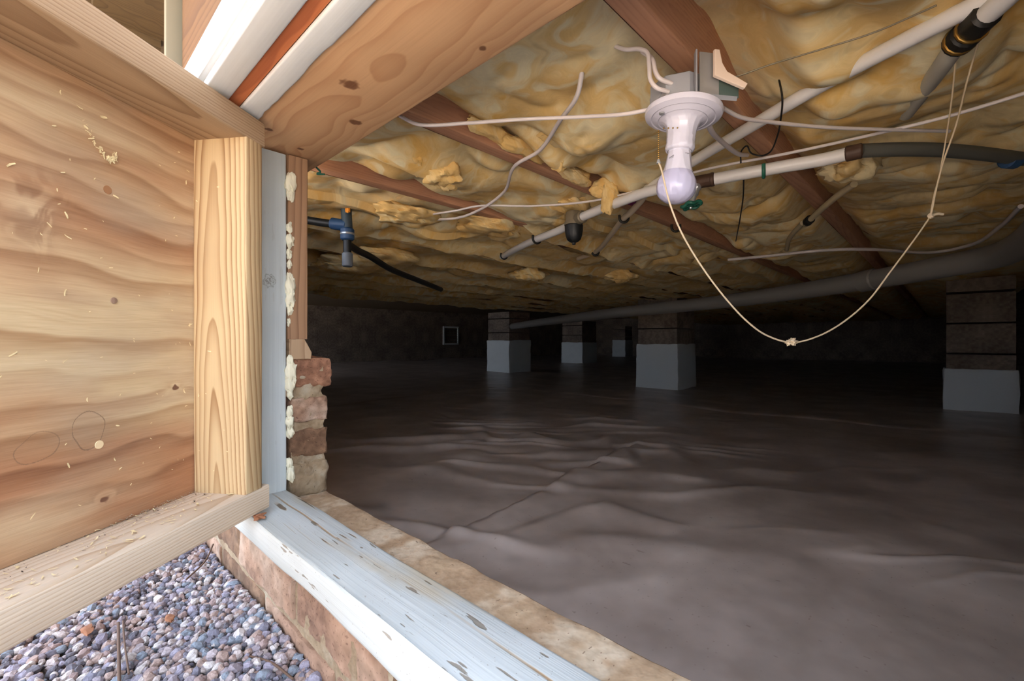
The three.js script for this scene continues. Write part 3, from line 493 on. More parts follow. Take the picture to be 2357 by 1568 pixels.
// [x, n, spread x, spread n, drop]
const SAGS = [[-0.50, 0.62, 0.12, 0.14, 0.02], [-0.56, 0.80, 0.10, 0.08, 0.04], [-0.66, 0.86, 0.06, 0.05, 0.03], [-0.62, 1.13, 0.09, 0.05, 0.05], [-0.10, 0.95, 0.16, 0.14, 0.055], [0.0, 0.65, 0.14, 0.12, 0.03], [-0.10, 0.60, 0.08, 0.1, 0.03], [-0.95, 0.70, 0.06, 0.08, 0.03], [-1.0, 1.15, 0.1, 0.2, 0.04], [-1.4, 1.0, 0.1, 0.2, 0.05], [-0.5, 1.6, 0.12, 0.25, 0.05], [-0.6, 2.3, 0.12, 0.4, 0.06], [0.0, 1.5, 0.15, 0.3, 0.04]];
function insulY(x, n, xa, xb, s, cl = 0, cr = 0) { // cl, cr: how far the batt sags over the joist on either side
  const e = Math.min(x - xa, xb - x), edge = step(-0.01, 0.075, e);
  const wx = x + 0.05 * fbm(x * 5, n * 5, s, 2), wn = n + 0.06 * fbm(x * 5 + 9, n * 5, s + 3, 2);
  const soft = (q, e) => Math.pow(q * q + e, 0.3), p1 = soft(noise(wx * 7.5 + s, wn * 6, s), 0.012), p2 = soft(noise(wx * 19, wn * 15, s + 5), 0.03), p3 = fbm(wx * 55, wn * 48, s, 3);
  const byLamp = xa > -0.3 ? 1 - step(0.06, 0.14, e) * 1.0 : 0, near = byLamp * (x < 0 ? 1 - step(0.75, 0.95, n) : 0);
  let y = JB + 0.058 + near * 0.03 - edge * (1 - near * 0.8) * (0.054 * p1 + 0.009 * p2 + 0.0016 * p3 + 0.012) + (1 - edge) * 0.02 * fbm(n * 9, s, 1, 3);
  for (const [sx, sn, ax, an, d] of SAGS) { const q = ((x - sx) / ax) ** 2 + ((n - sn) / an) ** 2; if (q < 6 && sx > xa - 0.03 && sx < xb + 0.03) y -= d * 0.7 * Math.exp(-q) * (0.8 + 0.35 * p2); }
  const side = x < (xa + xb) / 2 ? cl : cr; y -= side * ((1 - edge) * 0.085 + 0.022 + 0.018 * fbm(x * 4, n * 3, s + 7, 3));
  if (n > 2.2) y -= 0.03 * step(2.2, 3.4, n) * edge;
  return Math.max(y, JB - 0.045 - (n > 1.3 ? 0.03 : 0) - 0.03 * Math.max(cl, cr));
}
{
  const names = ['yellow fibreglass insulation in the bay right of the bulb', 'yellow fibreglass insulation bulging in the bay left of the bulb', 'yellow fibreglass insulation with pale torn tufts in the bay behind the white cable', 'yellow fibreglass insulation in the shaded bay above the dark hose'];
  const bays = [[JX[0], 0.52, 130], ...JX.slice(0, -1).map((x, i) => [JX[i + 1], x, i < 3 ? 84 : 20])];
  bays.forEach(([a, b, nx], i) => {
    const fine = nx > 40, cover = (k, n) => k >= 3 ? 1 : k === 2 ? step(1.05, 1.5, n) : 0, xa = a + (i >= 2 ? -0.001 : 0.0185), xb = b - (i >= 3 ? -0.001 : 0.0185);
    const fy = (x, n) => insulY(x, n, xa, xb, i * 3.1 + 1, cover(i, n), cover(i - 1, n));
    const g = mergeGeometries([field(xa, xb, 0.40, fine ? 2.6 : 4, nx, fine ? 400 : 120, fy, 0.8, false), field(xa, xb, fine ? 2.6 : 4, 11.6, 16, 120, fy, 0.8, false, 1.3)]);
    const b0 = group('insulation_batt', i < 4 ? names[i] : `yellow fibreglass insulation in the ${['fifth', 'sixth', 'seventh', 'eighth', 'ninth', 'tenth'][i - 4]} bay counted left from the string`, 'insulation', { group: 'insulation batts between the joists' });
    mesh('batt', g, M.insul, b0);
    const tufts = { 1: [[-0.668, 0.706, -0.864, 0.02, 0.016, 0.022, 3], [-0.70, 0.715, -1.12, 0.035, 0.024, 0.03, 5], [-0.61, 0.735, -0.80, 0.04, 0.02, 0.05, 6], [-0.735, 0.755, -0.70, 0.02, 0.02, 0.06, 9], [-0.73, 0.745, -0.80, 0.018, 0.02, 0.07, 19], [-0.692, 0.69, -1.118, 0.022, 0.042, 0.02, 7], [-0.73, 0.735, -1.02, 0.022, 0.02, 0.06, 8]], 2: [[-0.935, 0.715, -0.722, 0.045, 0.03, 0.038, 11], [-0.985, 0.725, -0.70, 0.03, 0.014, 0.02, 12], [-1.01, 0.722, -0.80, 0.024, 0.016, 0.018, 13], [-0.93, 0.745, -0.64, 0.02, 0.03, 0.02, 14], [-0.90, 0.735, -1.2, 0.05, 0.03, 0.09, 15]], 3: [[-1.3, 0.70, -0.85, 0.08, 0.03, 0.1, 17], [-1.25, 0.715, -1.2, 0.08, 0.03, 0.12, 18], [-1.47, 0.685, -2.52, 0.09, 0.035, 0.07, 31]], 4: [[-1.79, 0.675, -2.02, 0.09, 0.04, 0.09, 32], [-1.9, 0.665, -1.1, 0.12, 0.04, 0.16, 33]], 5: [[-2.1, 0.655, -1.07, 0.2, 0.035, 0.16, 34]], 0: [[-0.17, 0.70, -1.35, 0.05, 0.03, 0.06, 22]] }[i] || [];
    for (const [x, y, z, sx, sy, sz, sd] of tufts) mesh('torn_tuft', lump([x, y, z], [sx, sy, sz], { detail: 26, amp: 0.42, freq: 1.5, seed: sd, planar: 0.8 }), M.tuft, b0);
  });
}

// ---------------------------------------------------------------- the bulb on the joist
const LX = -0.294, LZ = -0.688, LY = 0.637; // rim of the lampholder
{
  const box = group('junction_box', 'round grey metal electrical box on the underside of the reddish joist', 'electrical box');
  mesh('box', turned([[0, 0], [0.0435, 0], [0.045, 0.001], [0.045, 0.003], [0.0435, 0.004], [0.0435, 0.036], [0.042, 0.0375], [0, 0.0375]], [LX - 0.008, LY + 0.004, LZ], [LX - 0.008, 1, LZ], 8), M.zinc, box);
  for (const a of [0.3927, 1.9635, 2.7489]) mesh('knockout', turned([[0, -0.001], [0.008, -0.001], [0.0085, 0.0012], [0, 0.0014]], [LX - 0.008 + 0.0405 * Math.cos(a), LY + 0.022, LZ + 0.0405 * Math.sin(a)], [LX + Math.cos(a), LY + 0.022, LZ + Math.sin(a)], 18), M.zinc, box);
  // steel angle hanger beside the joist
  const h = group('box_hanger', 'shiny steel angle bracket with a plastic clamp beside the lampholder', 'bracket');
  const plate = (w, ht, o, ax, ay) => { const g = new THREE.BoxGeometry(w, ht, 0.0022); const az = V(ax).cross(V(ay)); basis(g, o, ax, ay, az.toArray()); return g; };
  const A1 = [0.6, 0, -0.8];
  mesh('upright_flange', plate(0.030, 0.062, [-0.251, 0.672, -0.676], A1, [0, 1, 0]), M.steel, h);
  mesh('side_flange', plate(0.012, 0.062, [-0.2635, 0.672, -0.659], [0.55, 0, 0.83], [0, 1, 0]), M.zinc, h);
  mesh('foot_flange', plate(0.062, 0.024, [-0.242, 0.654, -0.690], A1, [0, 1, 0]), M.tin, h);
  mesh('lip', plate(0.062, 0.007, [-0.243, 0.6405, -0.687], A1, [0.3, 0.75, 0.35]), M.zinc, h);
  const cs = new THREE.Shape(); [[0, 0], [0.046, -0.014], [0.05, -0.008], [0.018, 0.006], [0.01, 0.018], [0.006, 0.036], [0, 0.036]].forEach((p, i) => i ? cs.lineTo(p[0], p[1]) : cs.moveTo(p[0], p[1]));
  for (const [hx, hy] of [[0.004, 0.03], [0.004, 0.006], [0.04, -0.009]]) { const ho = new THREE.Path(); ho.absarc(hx, hy, 0.0016, 0, 7); cs.holes.push(ho); }
  const cg = new THREE.ExtrudeGeometry(cs, { depth: 0.004, bevelEnabled: true, bevelSize: 0.0008, bevelThickness: 0.0008, bevelSegments: 2 }); basis(cg, [-0.243, 0.664, -0.672], A1, [0, 1, 0], V(A1).cross(new THREE.Vector3(0, 1, 0)).toArray());
  mesh('clamp', cg, mat({ color: 0xe8d2c0, roughness: 0.5 }), h);
  // porcelain lampholder with bulb
  const lamp = group('ceiling_lamp', 'white porcelain lampholder with an unlit white bulb and pull chain', 'lamp');
  const down = [LX, -1, LZ], ax = [-0.07, -1, 0.066];
  const at = [LX, LY, LZ], to = [LX + ax[0], LY - 1, LZ + ax[2]];
  const on = (t) => [LX + ax[0] * t, LY - t, LZ + ax[2] * t];
  mesh('holder', turned([[0, -0.002], [0.0525, -0.003], [0.0565, 0.0], [0.0572, 0.004], [0.0557, 0.0075], [0.049, 0.0105], [0.0475, 0.0112], [0.0455, 0.0105], [0.038, 0.0135], [0.0365, 0.0145], [0.035, 0.0138], [0.030, 0.0155], [0.0265, 0.0185], [0.0235, 0.024], [0.0217, 0.032], [0.0210, 0.0405], [0.0208, 0.042], [0.0212, 0.043], [0.0206, 0.049], [0.0208, 0.0502], [0.0211, 0.051], [0.0218, 0.0545], [0.0217, 0.058], [0.0200, 0.0610], [0.0180, 0.062], [0.0170, 0.060], [0, 0.059]], at, to, 64), M.white, lamp);
  for (const a of [1.95, 5.1]) mesh('screw', turned([[0, 0], [0.004, 0.0], [0.0038, 0.002], [0.002, 0.003], [0, 0.003]], [LX + 0.043 * Math.cos(a), LY - 0.0105, LZ + 0.043 * Math.sin(a)], [LX + 0.043 * Math.cos(a), -1, LZ + 0.043 * Math.sin(a)], 14), M.steel, lamp);
  const b = mesh('bulb', turned([[0.0172, 0.061], [0.0172, 0.063], [0.0165, 0.064], [0.0176, 0.068], [0.0186, 0.078], [0.0204, 0.088], [0.0222, 0.095]], at, to, 56), M.white, lamp); tag(b, 'white plastic bulb collar');
  mesh('bulb_globe', turned([[0.0222, 0.095], [0.0256, 0.101], [0.0283, 0.108], [0.0294, 0.1155], [0.0288, 0.1225], [0.0264, 0.129], [0.022, 0.1345], [0.0156, 0.1386], [0.008, 0.141], [0, 0.1416]], at, to, 56), M.bulb, lamp);
  // small dark print on the collar (a block of figures and a mark)
  const marks = [], band = (th, t, w, h, roll) => { const c = on(t), rr = t > 0.073 ? 0.0184 : 0.0180, g = new THREE.BoxGeometry(w, h, 0.0005); g.rotateZ(roll); g.rotateY(th); g.translate(c[0] + rr * Math.sin(th), c[1], c[2] + rr * Math.cos(th)); marks.push(g); };
  for (let i = 0; i < 5; i++) { const th = -0.42 + i * 0.1; band(th, 0.0748 - i * 0.0004, 0.0005, 0.0034, -0.35); band(th + 0.03, 0.0765 - i * 0.0004, 0.0009, 0.0005, 0); band(th + 0.03, 0.0738 - i * 0.0004, 0.0009, 0.0006, 0); }
  for (let i = 0; i < 4; i++) band(0.98 + i * 0.11, 0.0705 - i * 0.0002, 0.0021, 0.0004, 0); band(1.2, 0.0715, 0.003, 0.0004, 0.1);
  mesh('print', mergeGeometries(marks), M.print, lamp);
  const beads = []; for (let i = 0; i < 22; i++) { const t = i / 21, s = new THREE.SphereGeometry(0.00125, 8, 6); const x = i < 4 ? mix(LX + 0.004, -0.304, i / 4) : -0.3045, z = i < 4 ? mix(LZ + 0.030, -0.627, i / 4) : -0.6265, y = 0.601 - Math.min(i, 4) * 0.0018 - Math.max(0, i - 3) * 0.0029; s.translate(x, y, z); beads.push(s); }
  mesh('pull_chain', mergeGeometries(beads), M.brass, lamp);
  mesh('chain_bell', turned([[0, 0], [0.0015, 0], [0.003, 0.005], [0.0028, 0.006], [0, 0.006]], [-0.3045, 0.549, -0.6265], [-0.3045, 0, -0.6265], 12), M.steel, lamp);
}
{ // string tied to the pull chain
  const s = group('pull_string', 'tan string hanging in a loop from the bulb to a nail at the upper right', 'string');
  mesh('cord', tube([[-0.3045, 0.545, -0.6265], [-0.298, 0.531, -0.622], [-0.285, 0.481, -0.62], [-0.276, 0.443, -0.635], [-0.265, 0.407, -0.661], [-0.25, 0.371, -0.688], [-0.235, 0.34, -0.716], [-0.22, 0.314, -0.745], [-0.203, 0.294, -0.775], [-0.177, 0.282, -0.814], [-0.15, 0.291, -0.854], [-0.122, 0.314, -0.895], [-0.093, 0.351, -0.936], [-0.068, 0.398, -0.967], [-0.047, 0.438, -0.993], [-0.027, 0.478, -1.016], [-0.021, 0.492, -1.022], [-0.014, 0.535, -1.026], [-0.006, 0.575, -1.024], [0.009, 0.625, -1.006], [0.020, 0.665, -0.947], [0.031, 0.702, -0.902]], 0.0013, { seg: 240, sides: 8 }), M.string, s);
  mesh('cord', tube([[-0.021, 0.492, -1.022], [-0.016, 0.53, -1.03], [-0.011, 0.555, -1.035], [-0.005, 0.594, -1.027], [0.004, 0.650, -0.959], [0.010, 0.704, -0.854]], 0.0011, { seg: 60, sides: 8 }), M.string, s);
  mesh('knot', lump([-0.0205, 0.491, -1.0215], [0.004, 0.004, 0.004], { detail: 8, amp: 0.5, seed: 2 }), M.string, s);
  mesh('knot_tail', tube([[-0.0205, 0.491, -1.0215], [-0.012, 0.494, -1.028], [-0.006, 0.493, -1.033]], 0.0024, { sides: 7 }), M.string, s);
  mesh('knot', lump([-0.177, 0.2825, -0.814], [0.007, 0.0045, 0.007], { detail: 10, amp: 0.7, freq: 2.6, seed: 8 }), M.string, s);
}

// ---------------------------------------------------------------- cables
const cable = (pts, r, label, m = M.cable, more = {}) => thing('electric_cable', tube(pts, r, { seg: pts.length * 14, sides: 9 }), m, label, 'cable', more);
cable([[-0.749, 0.71, -0.475], [-0.707, 0.685, -0.49], [-0.635, 0.685, -0.55], [-0.557, 0.685, -0.606], [-0.46, 0.675, -0.658], [-0.38, 0.655, -0.665], [-0.335, 0.65, -0.671]], 0.0034, 'white cable running left from the lampholder to the header board');
cable([[-0.255, 0.65, -0.745], [-0.246, 0.652, -0.80], [-0.219, 0.665, -0.888], [-0.161, 0.675, -0.998], [-0.072, 0.685, -1.127], [0.002, 0.70, -1.251]], 0.0034, 'white cable running right from the lampholder behind the string');
cable([[-0.44, 0.745, -0.63], [-0.462, 0.712, -0.647], [-0.531, 0.705, -0.688], [-0.65, 0.703, -0.765], [-0.748, 0.703, -0.791], [-0.901, 0.703, -0.908], [-1.057, 0.695, -0.959], [-1.187, 0.695, -0.971], [-1.302, 0.70, -0.921]], 0.0042, 'grey white cable sagging across the joists left of the lampholder');
cable([[-1.256, 0.70, -0.888], [-1.133, 0.70, -0.926], [-1.036, 0.698, -0.94], [-0.898, 0.69, -1.035], [-0.748, 0.69, -1.113], [-0.568, 0.694, -1.13], [-0.445, 0.696, -1.111], [-0.347, 0.694, -1.115], [-0.303, 0.693, -1.122], [-0.221, 0.69, -1.127], [-0.079, 0.69, -1.138], [-0.001, 0.69, -1.138], [0.09, 0.69, -1.119], [0.2, 0.69, -1.08]], 0.0032, 'thin white cable running along the top of the long white water pipe');
cable([[-0.280, 0.66, -0.745], [-0.289, 0.645, -0.78], [-0.312, 0.665, -0.902], [-0.324, 0.685, -1.042], [-0.324, 0.70, -1.099]], 0.0045, 'short white cable curving back behind the lampholder');
cable([[-0.34, 0.73, -0.645], [-0.328, 0.717, -0.641], [-0.316, 0.70, -0.632], [-0.311, 0.681, -0.63], [-0.305, 0.669, -0.631], [-0.295, 0.665, -0.65]], 0.0034, 'white cable looping down the left of the reddish joist into the box');
cable([[-0.38, 0.75, -0.63], [-0.358, 0.733, -0.627], [-0.336, 0.724, -0.627], [-0.322, 0.712, -0.626], [-0.318, 0.691, -0.624], [-0.315, 0.668, -0.622], [-0.308, 0.655, -0.625], [-0.298, 0.652, -0.645]], 0.0032, 'outer white cable looping from the insulation into the box');
cable([[-0.212, 0.74, -0.89], [-0.202, 0.695, -0.87], [-0.217, 0.69, -0.927], [-0.24, 0.685, -0.999], [-0.271, 0.68, -1.065], [-0.293, 0.685, -1.083], [-0.307, 0.69, -1.07], [-0.306, 0.695, -1.034], [-0.323, 0.695, -1.055], [-0.341, 0.69, -1.11]], 0.0016, 'thin black wire looping above the long white pipe', M.black);
cable([[-0.349, 0.685, -1.158], [-0.408, 0.68, -1.347], [-0.487, 0.68, -1.577], [-0.616, 0.685, -1.944]], 0.0018, 'thin black wire hanging below the long white pipe', M.black);
cable([[-0.787, 0.685, -2.366], [-0.628, 0.685, -2.39], [-0.391, 0.685, -2.415], [-0.25, 0.685, -2.524], [-0.045, 0.685, -2.815], [0.064, 0.685, -2.711], [0.131, 0.685, -2.349], [0.157, 0.685, -2.029]], 0.007, 'pale cable arching across the dark ceiling above the fat drain pipe');
thing('support_wire', tube([[-0.268, 0.662, -0.67], [-0.234, 0.675, -0.713], [-0.182, 0.684, -0.734], [-0.122, 0.690, -0.755], [-0.071, 0.690, -0.761], [-0.01, 0.688, -0.748]], 0.0012, { seg: 60, sides: 7 }), M.bronze, 'stiff steel insulation wire slanting up from the bracket', 'wire');

// ---------------------------------------------------------------- water pipes
function pipeRun(name, label, r, m, runs, fit = [], category = 'pipe') {
  const g = group(name, label, category);
  for (const p of runs) mesh('pipe', tube(p, r, { seg: p.length * 10, sides: 16 }), m, g);
  for (const [a, b, rr, mm, nm] of fit) mesh(nm || 'coupling', sleeve(a, b, rr), mm, g);
  return g;
}
pipeRun('water_pipe', 'white water pipe slanting from the top right corner to behind the bulb', 0.0115, M.pipe, [[[0.06, 0.70, -0.79], [-0.022, 0.705, -0.832], [-0.085, 0.707, -0.864], [-0.165, 0.707, -0.904], [-0.307, 0.705, -0.986], [-0.478, 0.703, -1.088], [-0.64, 0.700, -1.183]]]);
pipeRun('water_pipe', 'long white water pipe with brown taped joints passing behind the bulb', 0.0135, M.pipe,
  [[[-0.132, 0.67, -1.155], [-0.188, 0.67, -1.157], [-0.265, 0.67, -1.142], [-0.349, 0.668, -1.12], [-0.403, 0.667, -1.108]], [[-0.445, 0.668, -1.104], [-0.546, 0.67, -1.092], [-0.655, 0.67, -1.118], [-0.733, 0.672, -1.147], [-0.83, 0.674, -1.186]], [[-0.885, 0.672, -1.215], [-0.963, 0.672, -1.259], [-1.119, 0.672, -1.315], [-1.275, 0.676, -1.388], [-1.526, 0.682, -1.525]]],
  [[[-0.403, 0.667, -1.108], [-0.450, 0.668, -1.104], 0.0152, M.brownBand, 'tape_band'], [[-0.399, 0.667, -1.109], [-0.408, 0.667, -1.107], 0.0162, M.brownBand, 'tape_band'], [[-0.154, 0.67, -1.1555], [-0.124, 0.67, -1.157], 0.0155, M.brownBand, 'tape_band']]);
pipeRun('water_pipe', 'dark grey pipe continuing right from the taped end of the white pipe', 0.0135, M.greyPipe, [[[-0.128, 0.67, -1.156], [-0.077, 0.67, -1.196], [-0.02, 0.67, -1.253], [0.038, 0.67, -1.329], [0.12, 0.672, -1.46]]], [[[0.088, 0.668, -1.42], [0.105, 0.668, -1.445], 0.017, M.blue, 'blue_fitting']]);
pipeRun('water_pipe', 'thin tan water pipe dropping back at a slant behind the bulb', 0.0095, mat({ color: 0xcfc0aa, roughness: 0.5 }), [[[-0.60, 0.70, -1.165], [-0.623, 0.69, -1.188], [-0.719, 0.685, -1.285], [-0.764, 0.685, -1.326], [-0.895, 0.685, -1.473], [-1.149, 0.685, -1.744], [-1.322, 0.69, -1.853]]]);
pipeRun('water_pipe', 'white water pipe ending in a dark coupling at the top right', 0.0125, M.pipe, [[[0.08, 0.688, -0.72], [0.053, 0.685, -0.773], [0.028, 0.685, -0.818]]], [[[0.036, 0.685, -0.803], [0.018, 0.685, -0.838], 0.0165, M.black], [[0.02, 0.685, -0.835], [0.008, 0.685, -0.860], 0.0185, M.black], [[0.0235, 0.685, -0.828], [0.0215, 0.685, -0.832], 0.019, M.brass, 'clamp_ring'], [[0.0135, 0.685, -0.848], [0.0105, 0.685, -0.854], 0.0195, M.brass, 'clamp_ring']]);
pipeRun('water_pipe', 'dull grey pipe running on below the dark coupling at the top right', 0.0125, mat({ color: 0xb8b3a4, roughness: 0.6 }), [[[0.009, 0.686, -0.860], [0.001, 0.686, -0.888], [-0.015, 0.695, -0.962], [-0.058, 0.718, -1.147]]]);
pipeRun('drain_pipe', 'fat grey plastic drain pipe sloping across the dark background', 0.043, M.pvc, [[[0.23, 0.59, -1.45], [0.189, 0.587, -1.769], [0.168, 0.582, -2.084], [0.117, 0.575, -2.281], [0.021, 0.57, -2.38], [-0.255, 0.555, -2.574], [-0.925, 0.535, -2.972], [-2.048, 0.51, -3.302], [-3.4, 0.495, -4.03], [-4.6, 0.485, -4.76]]], [[[-0.225, 0.556, -2.553], [-0.29, 0.552, -2.597], 0.048, M.pvc, 'hub']]);
pipeRun('stub_pipe', 'pale stub pipe crossing the joist right of the bulb', 0.009, mat({ color: 0xc6b692, roughness: 0.6 }), [[[-0.18, 0.70, -1.50], [-0.235, 0.70, -1.60], [-0.331, 0.695, -1.80], [-0.36, 0.69, -1.86]], [[-0.37, 0.70, -1.87], [-0.46, 0.70, -2.10], [-0.539, 0.705, -2.399]]], [[[-0.335, 0.695, -1.805], [-0.35, 0.693, -1.835], 0.015, M.black, 'strap']]);

// ---------------------------------------------------------------- valves, clips, hoses
{
  const v = group('pressure_valve', 'bronze pressure valve with a black bell cap on the white pipe', 'valve');
  const dir = [0.003, -1, -0.003];
  mesh('body', mergeGeometries([turned([[0, 0], [0.024, 0], [0.026, 0.006], [0.026, 0.026], [0.03, 0.034], [0.03, 0.042], [0, 0.042]], [-0.874, 0.70, -1.20], [-0.871, 0, -1.203]), sleeve([-0.825, 0.674, -1.184], [-0.855, 0.674, -1.197], 0.02), sleeve([-0.893, 0.673, -1.219], [-0.86, 0.674, -1.20], 0.02)].map((g) => (g.index ? g.toNonIndexed() : g))), M.bronze, v);
  mesh('union_ring', sleeve([-0.893, 0.672, -1.219], [-0.906, 0.672, -1.226], 0.0205), M.hose, v);
  mesh('bell_cap', turned([[0.026, 0], [0.0295, 0.003], [0.029, 0.02], [0.026, 0.036], [0.022, 0.048], [0.014, 0.055], [0.006, 0.058], [0.0055, 0.064], [0, 0.064]], [-0.8735, 0.659, -1.2005], [-0.8705, 0, -1.2035]), M.hose, v);
  const sg = group('shutoff_valve', 'small silver shutoff valve with a green wheel handle behind the bulb', 'valve');
  mesh('stem', mergeGeometries([turned([[0, 0], [0.011, 0], [0.012, 0.008], [0.009, 0.014], [0.0095, 0.024], [0.0065, 0.028], [0.006, 0.046], [0, 0.046]], [-0.437, 0.66, -1.10], [-0.449, 0.60, -1.09])]), M.steel, sg);
  const wheel = []; for (let i = 0; i < 5; i++) { const a = i * 1.2566; wheel.push(tube([[0, 0, 0], [0.020 * Math.cos(a), 0, 0.020 * Math.sin(a)]], 0.003, { sides: 6, seg: 4 })); }
  const tor = []; for (let i = 0; i <= 40; i++) { const a = i / 40 * Math.PI * 2, rr = 0.0205 + 0.0022 * Math.cos(a * 5); tor.push([rr * Math.cos(a), 0.002 * Math.sin(a * 5), rr * Math.sin(a)]); }
  wheel.push(tube(tor, 0.0042, { seg: 80, sides: 8 }), turned([[0, -0.004], [0.007, -0.004], [0.007, 0.005], [0, 0.005]], [0, 0, 0], [0, 1, 0]).toNonIndexed ? turned([[0, -0.004], [0.007, -0.004], [0.007, 0.005], [0, 0.005]], [0, 0, 0], [0, 1, 0]) : null);
  const wg = mergeGeometries(wheel.map((g) => (g.index ? g.toNonIndexed() : g))); wg.rotateZ(0.15); wg.translate(-0.447, 0.611, -1.092);
  mesh('wheel_handle', wg, M.green, sg);
  mesh('handle_screw', turned([[0, 0], [0.0035, 0], [0.003, 0.003], [0, 0.004]], [-0.448, 0.606, -1.091], [-0.449, 0, -1.09], 12), M.steel, sg);
}
function clip(o, ax, label, m = M.black, s = 1) { // U strap nailed up over a pipe
  const pts = [], A = V(ax).normalize(); for (let i = 0; i <= 12; i++) { const a = Math.PI + i / 12 * Math.PI; pts.push([o[0] + A.x * 0.017 * s * Math.cos(a), o[1] + 0.017 * s * Math.sin(a), o[2] + A.z * 0.017 * s * Math.cos(a)]); }
  pts.unshift([pts[0][0], pts[0][1] + 0.012 * s, pts[0][2]]); pts.push([pts[12 + 1][0], pts[13][1] + 0.012 * s, pts[13][2]]);
  return thing('pipe_clip', tube(pts, 0.0048 * s, { sides: 6, seg: 40 }), m, label, 'clip');
}
clip([-1.135, 0.674, -1.322], [0.33, 0, -0.9], 'black clip holding the white pipe left of the pressure valve');
clip([-0.300, 0.668, -1.133], [0.25, 0, 0.95], 'dark green clip under the white pipe right of the bulb', M.green, 0.85);
clip([-0.764, 0.685, -1.326], [0.75, 0, -0.6], 'black clip holding the thin tan pipe behind the bulb', M.black, 0.85);
clip([-1.149, 0.685, -1.744], [0.75, 0, -0.6], 'black clip at the far end of the thin tan pipe', M.black, 0.9);
clip([-0.72, 0.70, -1.62], [0.8, 0, -0.6], 'black empty clip on the joist below the bulb', M.black, 0.9);
clip([-1.50, 0.682, -1.512], [0.4, 0, -0.9], 'dark clip at the far lower end of the white pipe', M.black, 0.9);
{
  const b = group('standpipe', 'blue grey capped pipe hanging in the shade beside the rim board', 'pipe');
  mesh('pipe', tube([[-1.434, 0.74, -0.704], [-1.43, 0.655, -0.708]], 0.017, { seg: 4, sides: 18 }), M.bluePipe, b);
  mesh('pipe', tube([[-1.43, 0.62, -0.708], [-1.43, 0.545, -0.708]], 0.013, { seg: 4, sides: 18 }), M.hose, b);
  mesh('tee', mergeGeometries([sleeve([-1.43, 0.655, -0.708], [-1.43, 0.615, -0.708], 0.022), sleeve([-1.43, 0.663, -0.708], [-1.47, 0.672, -0.67], 0.019)].map((g) => (g.index ? g.toNonIndexed() : g))), M.blue, b);
  mesh('end_cap', sleeve([-1.43, 0.575, -0.708], [-1.43, 0.528, -0.708], 0.017), mat({ color: 0x6c747c, roughness: 0.4 }), b);
  mesh('clamp_ring', sleeve([-1.43, 0.64, -0.708], [-1.43, 0.632, -0.708], 0.0235), M.steel, b);
  thing('orange_tag', lump([-1.41, 0.715, -0.70], [0.008, 0.014, 0.006], { detail: 7, amp: 0.5, seed: 5 }), M.orange, 'small orange tag beside the blue grey hanging pipe', 'tag');
  thing('black_hose', tube([[-1.62, 0.695, -0.52], [-1.542, 0.685, -0.6], [-1.491, 0.674, -0.649], [-1.46, 0.668, -0.68]], 0.013, { sides: 14 }), M.hose, 'dark hose joining the blue grey pipe from the left', 'hose');
  thing('black_hose', tube([[-1.429, 0.603, -0.709], [-1.50, 0.602, -0.78], [-1.56, 0.6, -0.859], [-1.679, 0.582, -1.023], [-1.768, 0.564, -1.214], [-1.9, 0.55, -1.45]], 0.012, { sides: 14, seg: 60 }), M.hose, 'dark hose slanting down into the crawl space from the blue grey pipe', 'hose');
  thing('paper_scrap', lump([-0.66, 0.69, -1.19], [0.012, 0.012, 0.008], { detail: 7, amp: 0.5, seed: 4 }), M.purple, 'small purple scrap caught in the insulation left of the bulb', 'scrap');
  thing('green_twine', tube([[-0.955, 0.648, -0.404], [-0.96, 0.642, -0.415], [-0.965, 0.638, -0.41], [-0.95, 0.636, -0.42]], 0.002, { sides: 6 }), M.green, 'scrap of green twine at the inner corner of the header board', 'twine');
}

// ---------------------------------------------------------------- piers in the dark
function pier(x, n, w, wrapTop, label) {
  const p = group('pier', label, 'pier'); p.position.set(x, 0, -n);
  for (let i = 0; i < 4; i++) mesh('block', roughBox(w, 0.192, w, { cell: 0.03, r: 0.006, amp: 0.001, seed: i + x, ts: 0.6 }).translate(0, -0.2 + 0.096 + i * 0.201, 0), M.block, p);
  mesh('cap_block', roughBox(w, 0.09, w, { cell: 0.03, r: 0.006, amp: 0.001, seed: x, ts: 0.6 }).translate(0, 0.652, 0), M.block, p);
  const h = wrapTop + 0.21;
  mesh('plastic_wrap', roughBox(w + 0.03, h, w + 0.03, { cell: 0.025, r: 0.015, amp: 0.006, freq: 9, seed: n * 3 }).translate(0, -0.21 + h / 2, 0), M.wrap, p);
}
pier(-2.01, 4.30, 0.40, 0.252, 'large block pier with a white plastic wrapped foot, nearest of the middle row');
pier(-4.72, 4.86, 0.44, 0.29, 'block pier with a wrapped foot, furthest to the left of all');
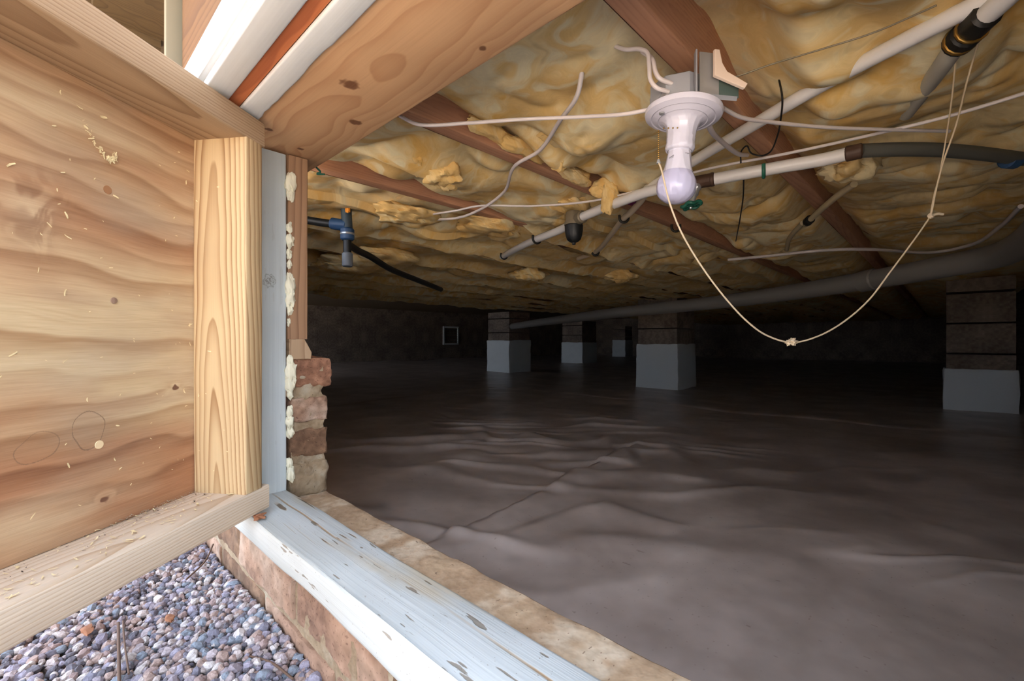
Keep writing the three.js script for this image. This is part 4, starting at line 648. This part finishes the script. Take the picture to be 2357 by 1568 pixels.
pier(-5.75, 8.1, 0.52, 0.248, 'smaller block pier with a wrapped foot, between the two larger ones');
pier(0.15, 4.40, 0.32, 0.10, 'block pier with a low wrapped foot, alone at the far right');
pier(-6.85, 11.8, 0.4, 0.298, 'tiny distant pier just left of the nearest middle pier');
{ // vent in the far left wall
  const v = group('wall_vent', 'small pale framed vent low in the far left wall', 'vent');
  const X = -9.09, z0 = -7.25;
  for (const [w, h, y, dz] of [[0.5, 0.04, 0.62, 0], [0.5, 0.04, 0.2, 0], [0.04, 0.42, 0.41, 0.23], [0.04, 0.42, 0.41, -0.23]]) mesh('frame', new THREE.BoxGeometry(0.04, h, w).translate(X, y, z0 + dz), M.wrap, v);
  for (let i = 0; i < 6; i++) mesh('louver', new THREE.BoxGeometry(0.03, 0.006, 0.42).rotateZ(0.5).translate(X, 0.26 + i * 0.06, z0), M.greyPipe, v);
}
// ---------------------------------------------------------------- litter on the gravel
{
  const t = (pts, r, l) => thing('twig', tube(pts, r, { sides: 6 }), M.twig, l, 'twig');
  t([[-0.905, -0.142, -0.085], [-0.85, -0.138, -0.08], [-0.735, -0.136, -0.07]], 0.0022, 'brown straight twig lying on the gravel');
  t([[-0.90, -0.139, -0.09], [-0.84, -0.135, -0.085], [-0.745, -0.135, -0.08]], 0.0013, 'thin needle lying beside the straight twig');
  t([[-0.985, -0.143, -0.185], [-1.02, -0.136, -0.22], [-1.075, -0.128, -0.247]], 0.0016, 'bent pine needle in the corner where gravel meets brick');
  t([[-0.69, -0.146, -0.2], [-0.65, -0.143, -0.215], [-0.6, -0.145, -0.225]], 0.0015, 'dark needle on the gravel along the foot of the brick');
  const leaf = (x, z, s, l) => thing('dry_leaf', lump([x, -0.139, z], [0.011 * s, 0.003, 0.006 * s], { detail: 7, amp: 0.5, seed: x * 10 }), M.bark, l, 'leaf');
  leaf(-0.86, -0.14, 1, 'small reddish dry leaf near the middle of the gravel'); leaf(-0.91, -0.05, 1.2, 'curled brown leaf beside the straight twig');
}
renderer.render(scene, camera);
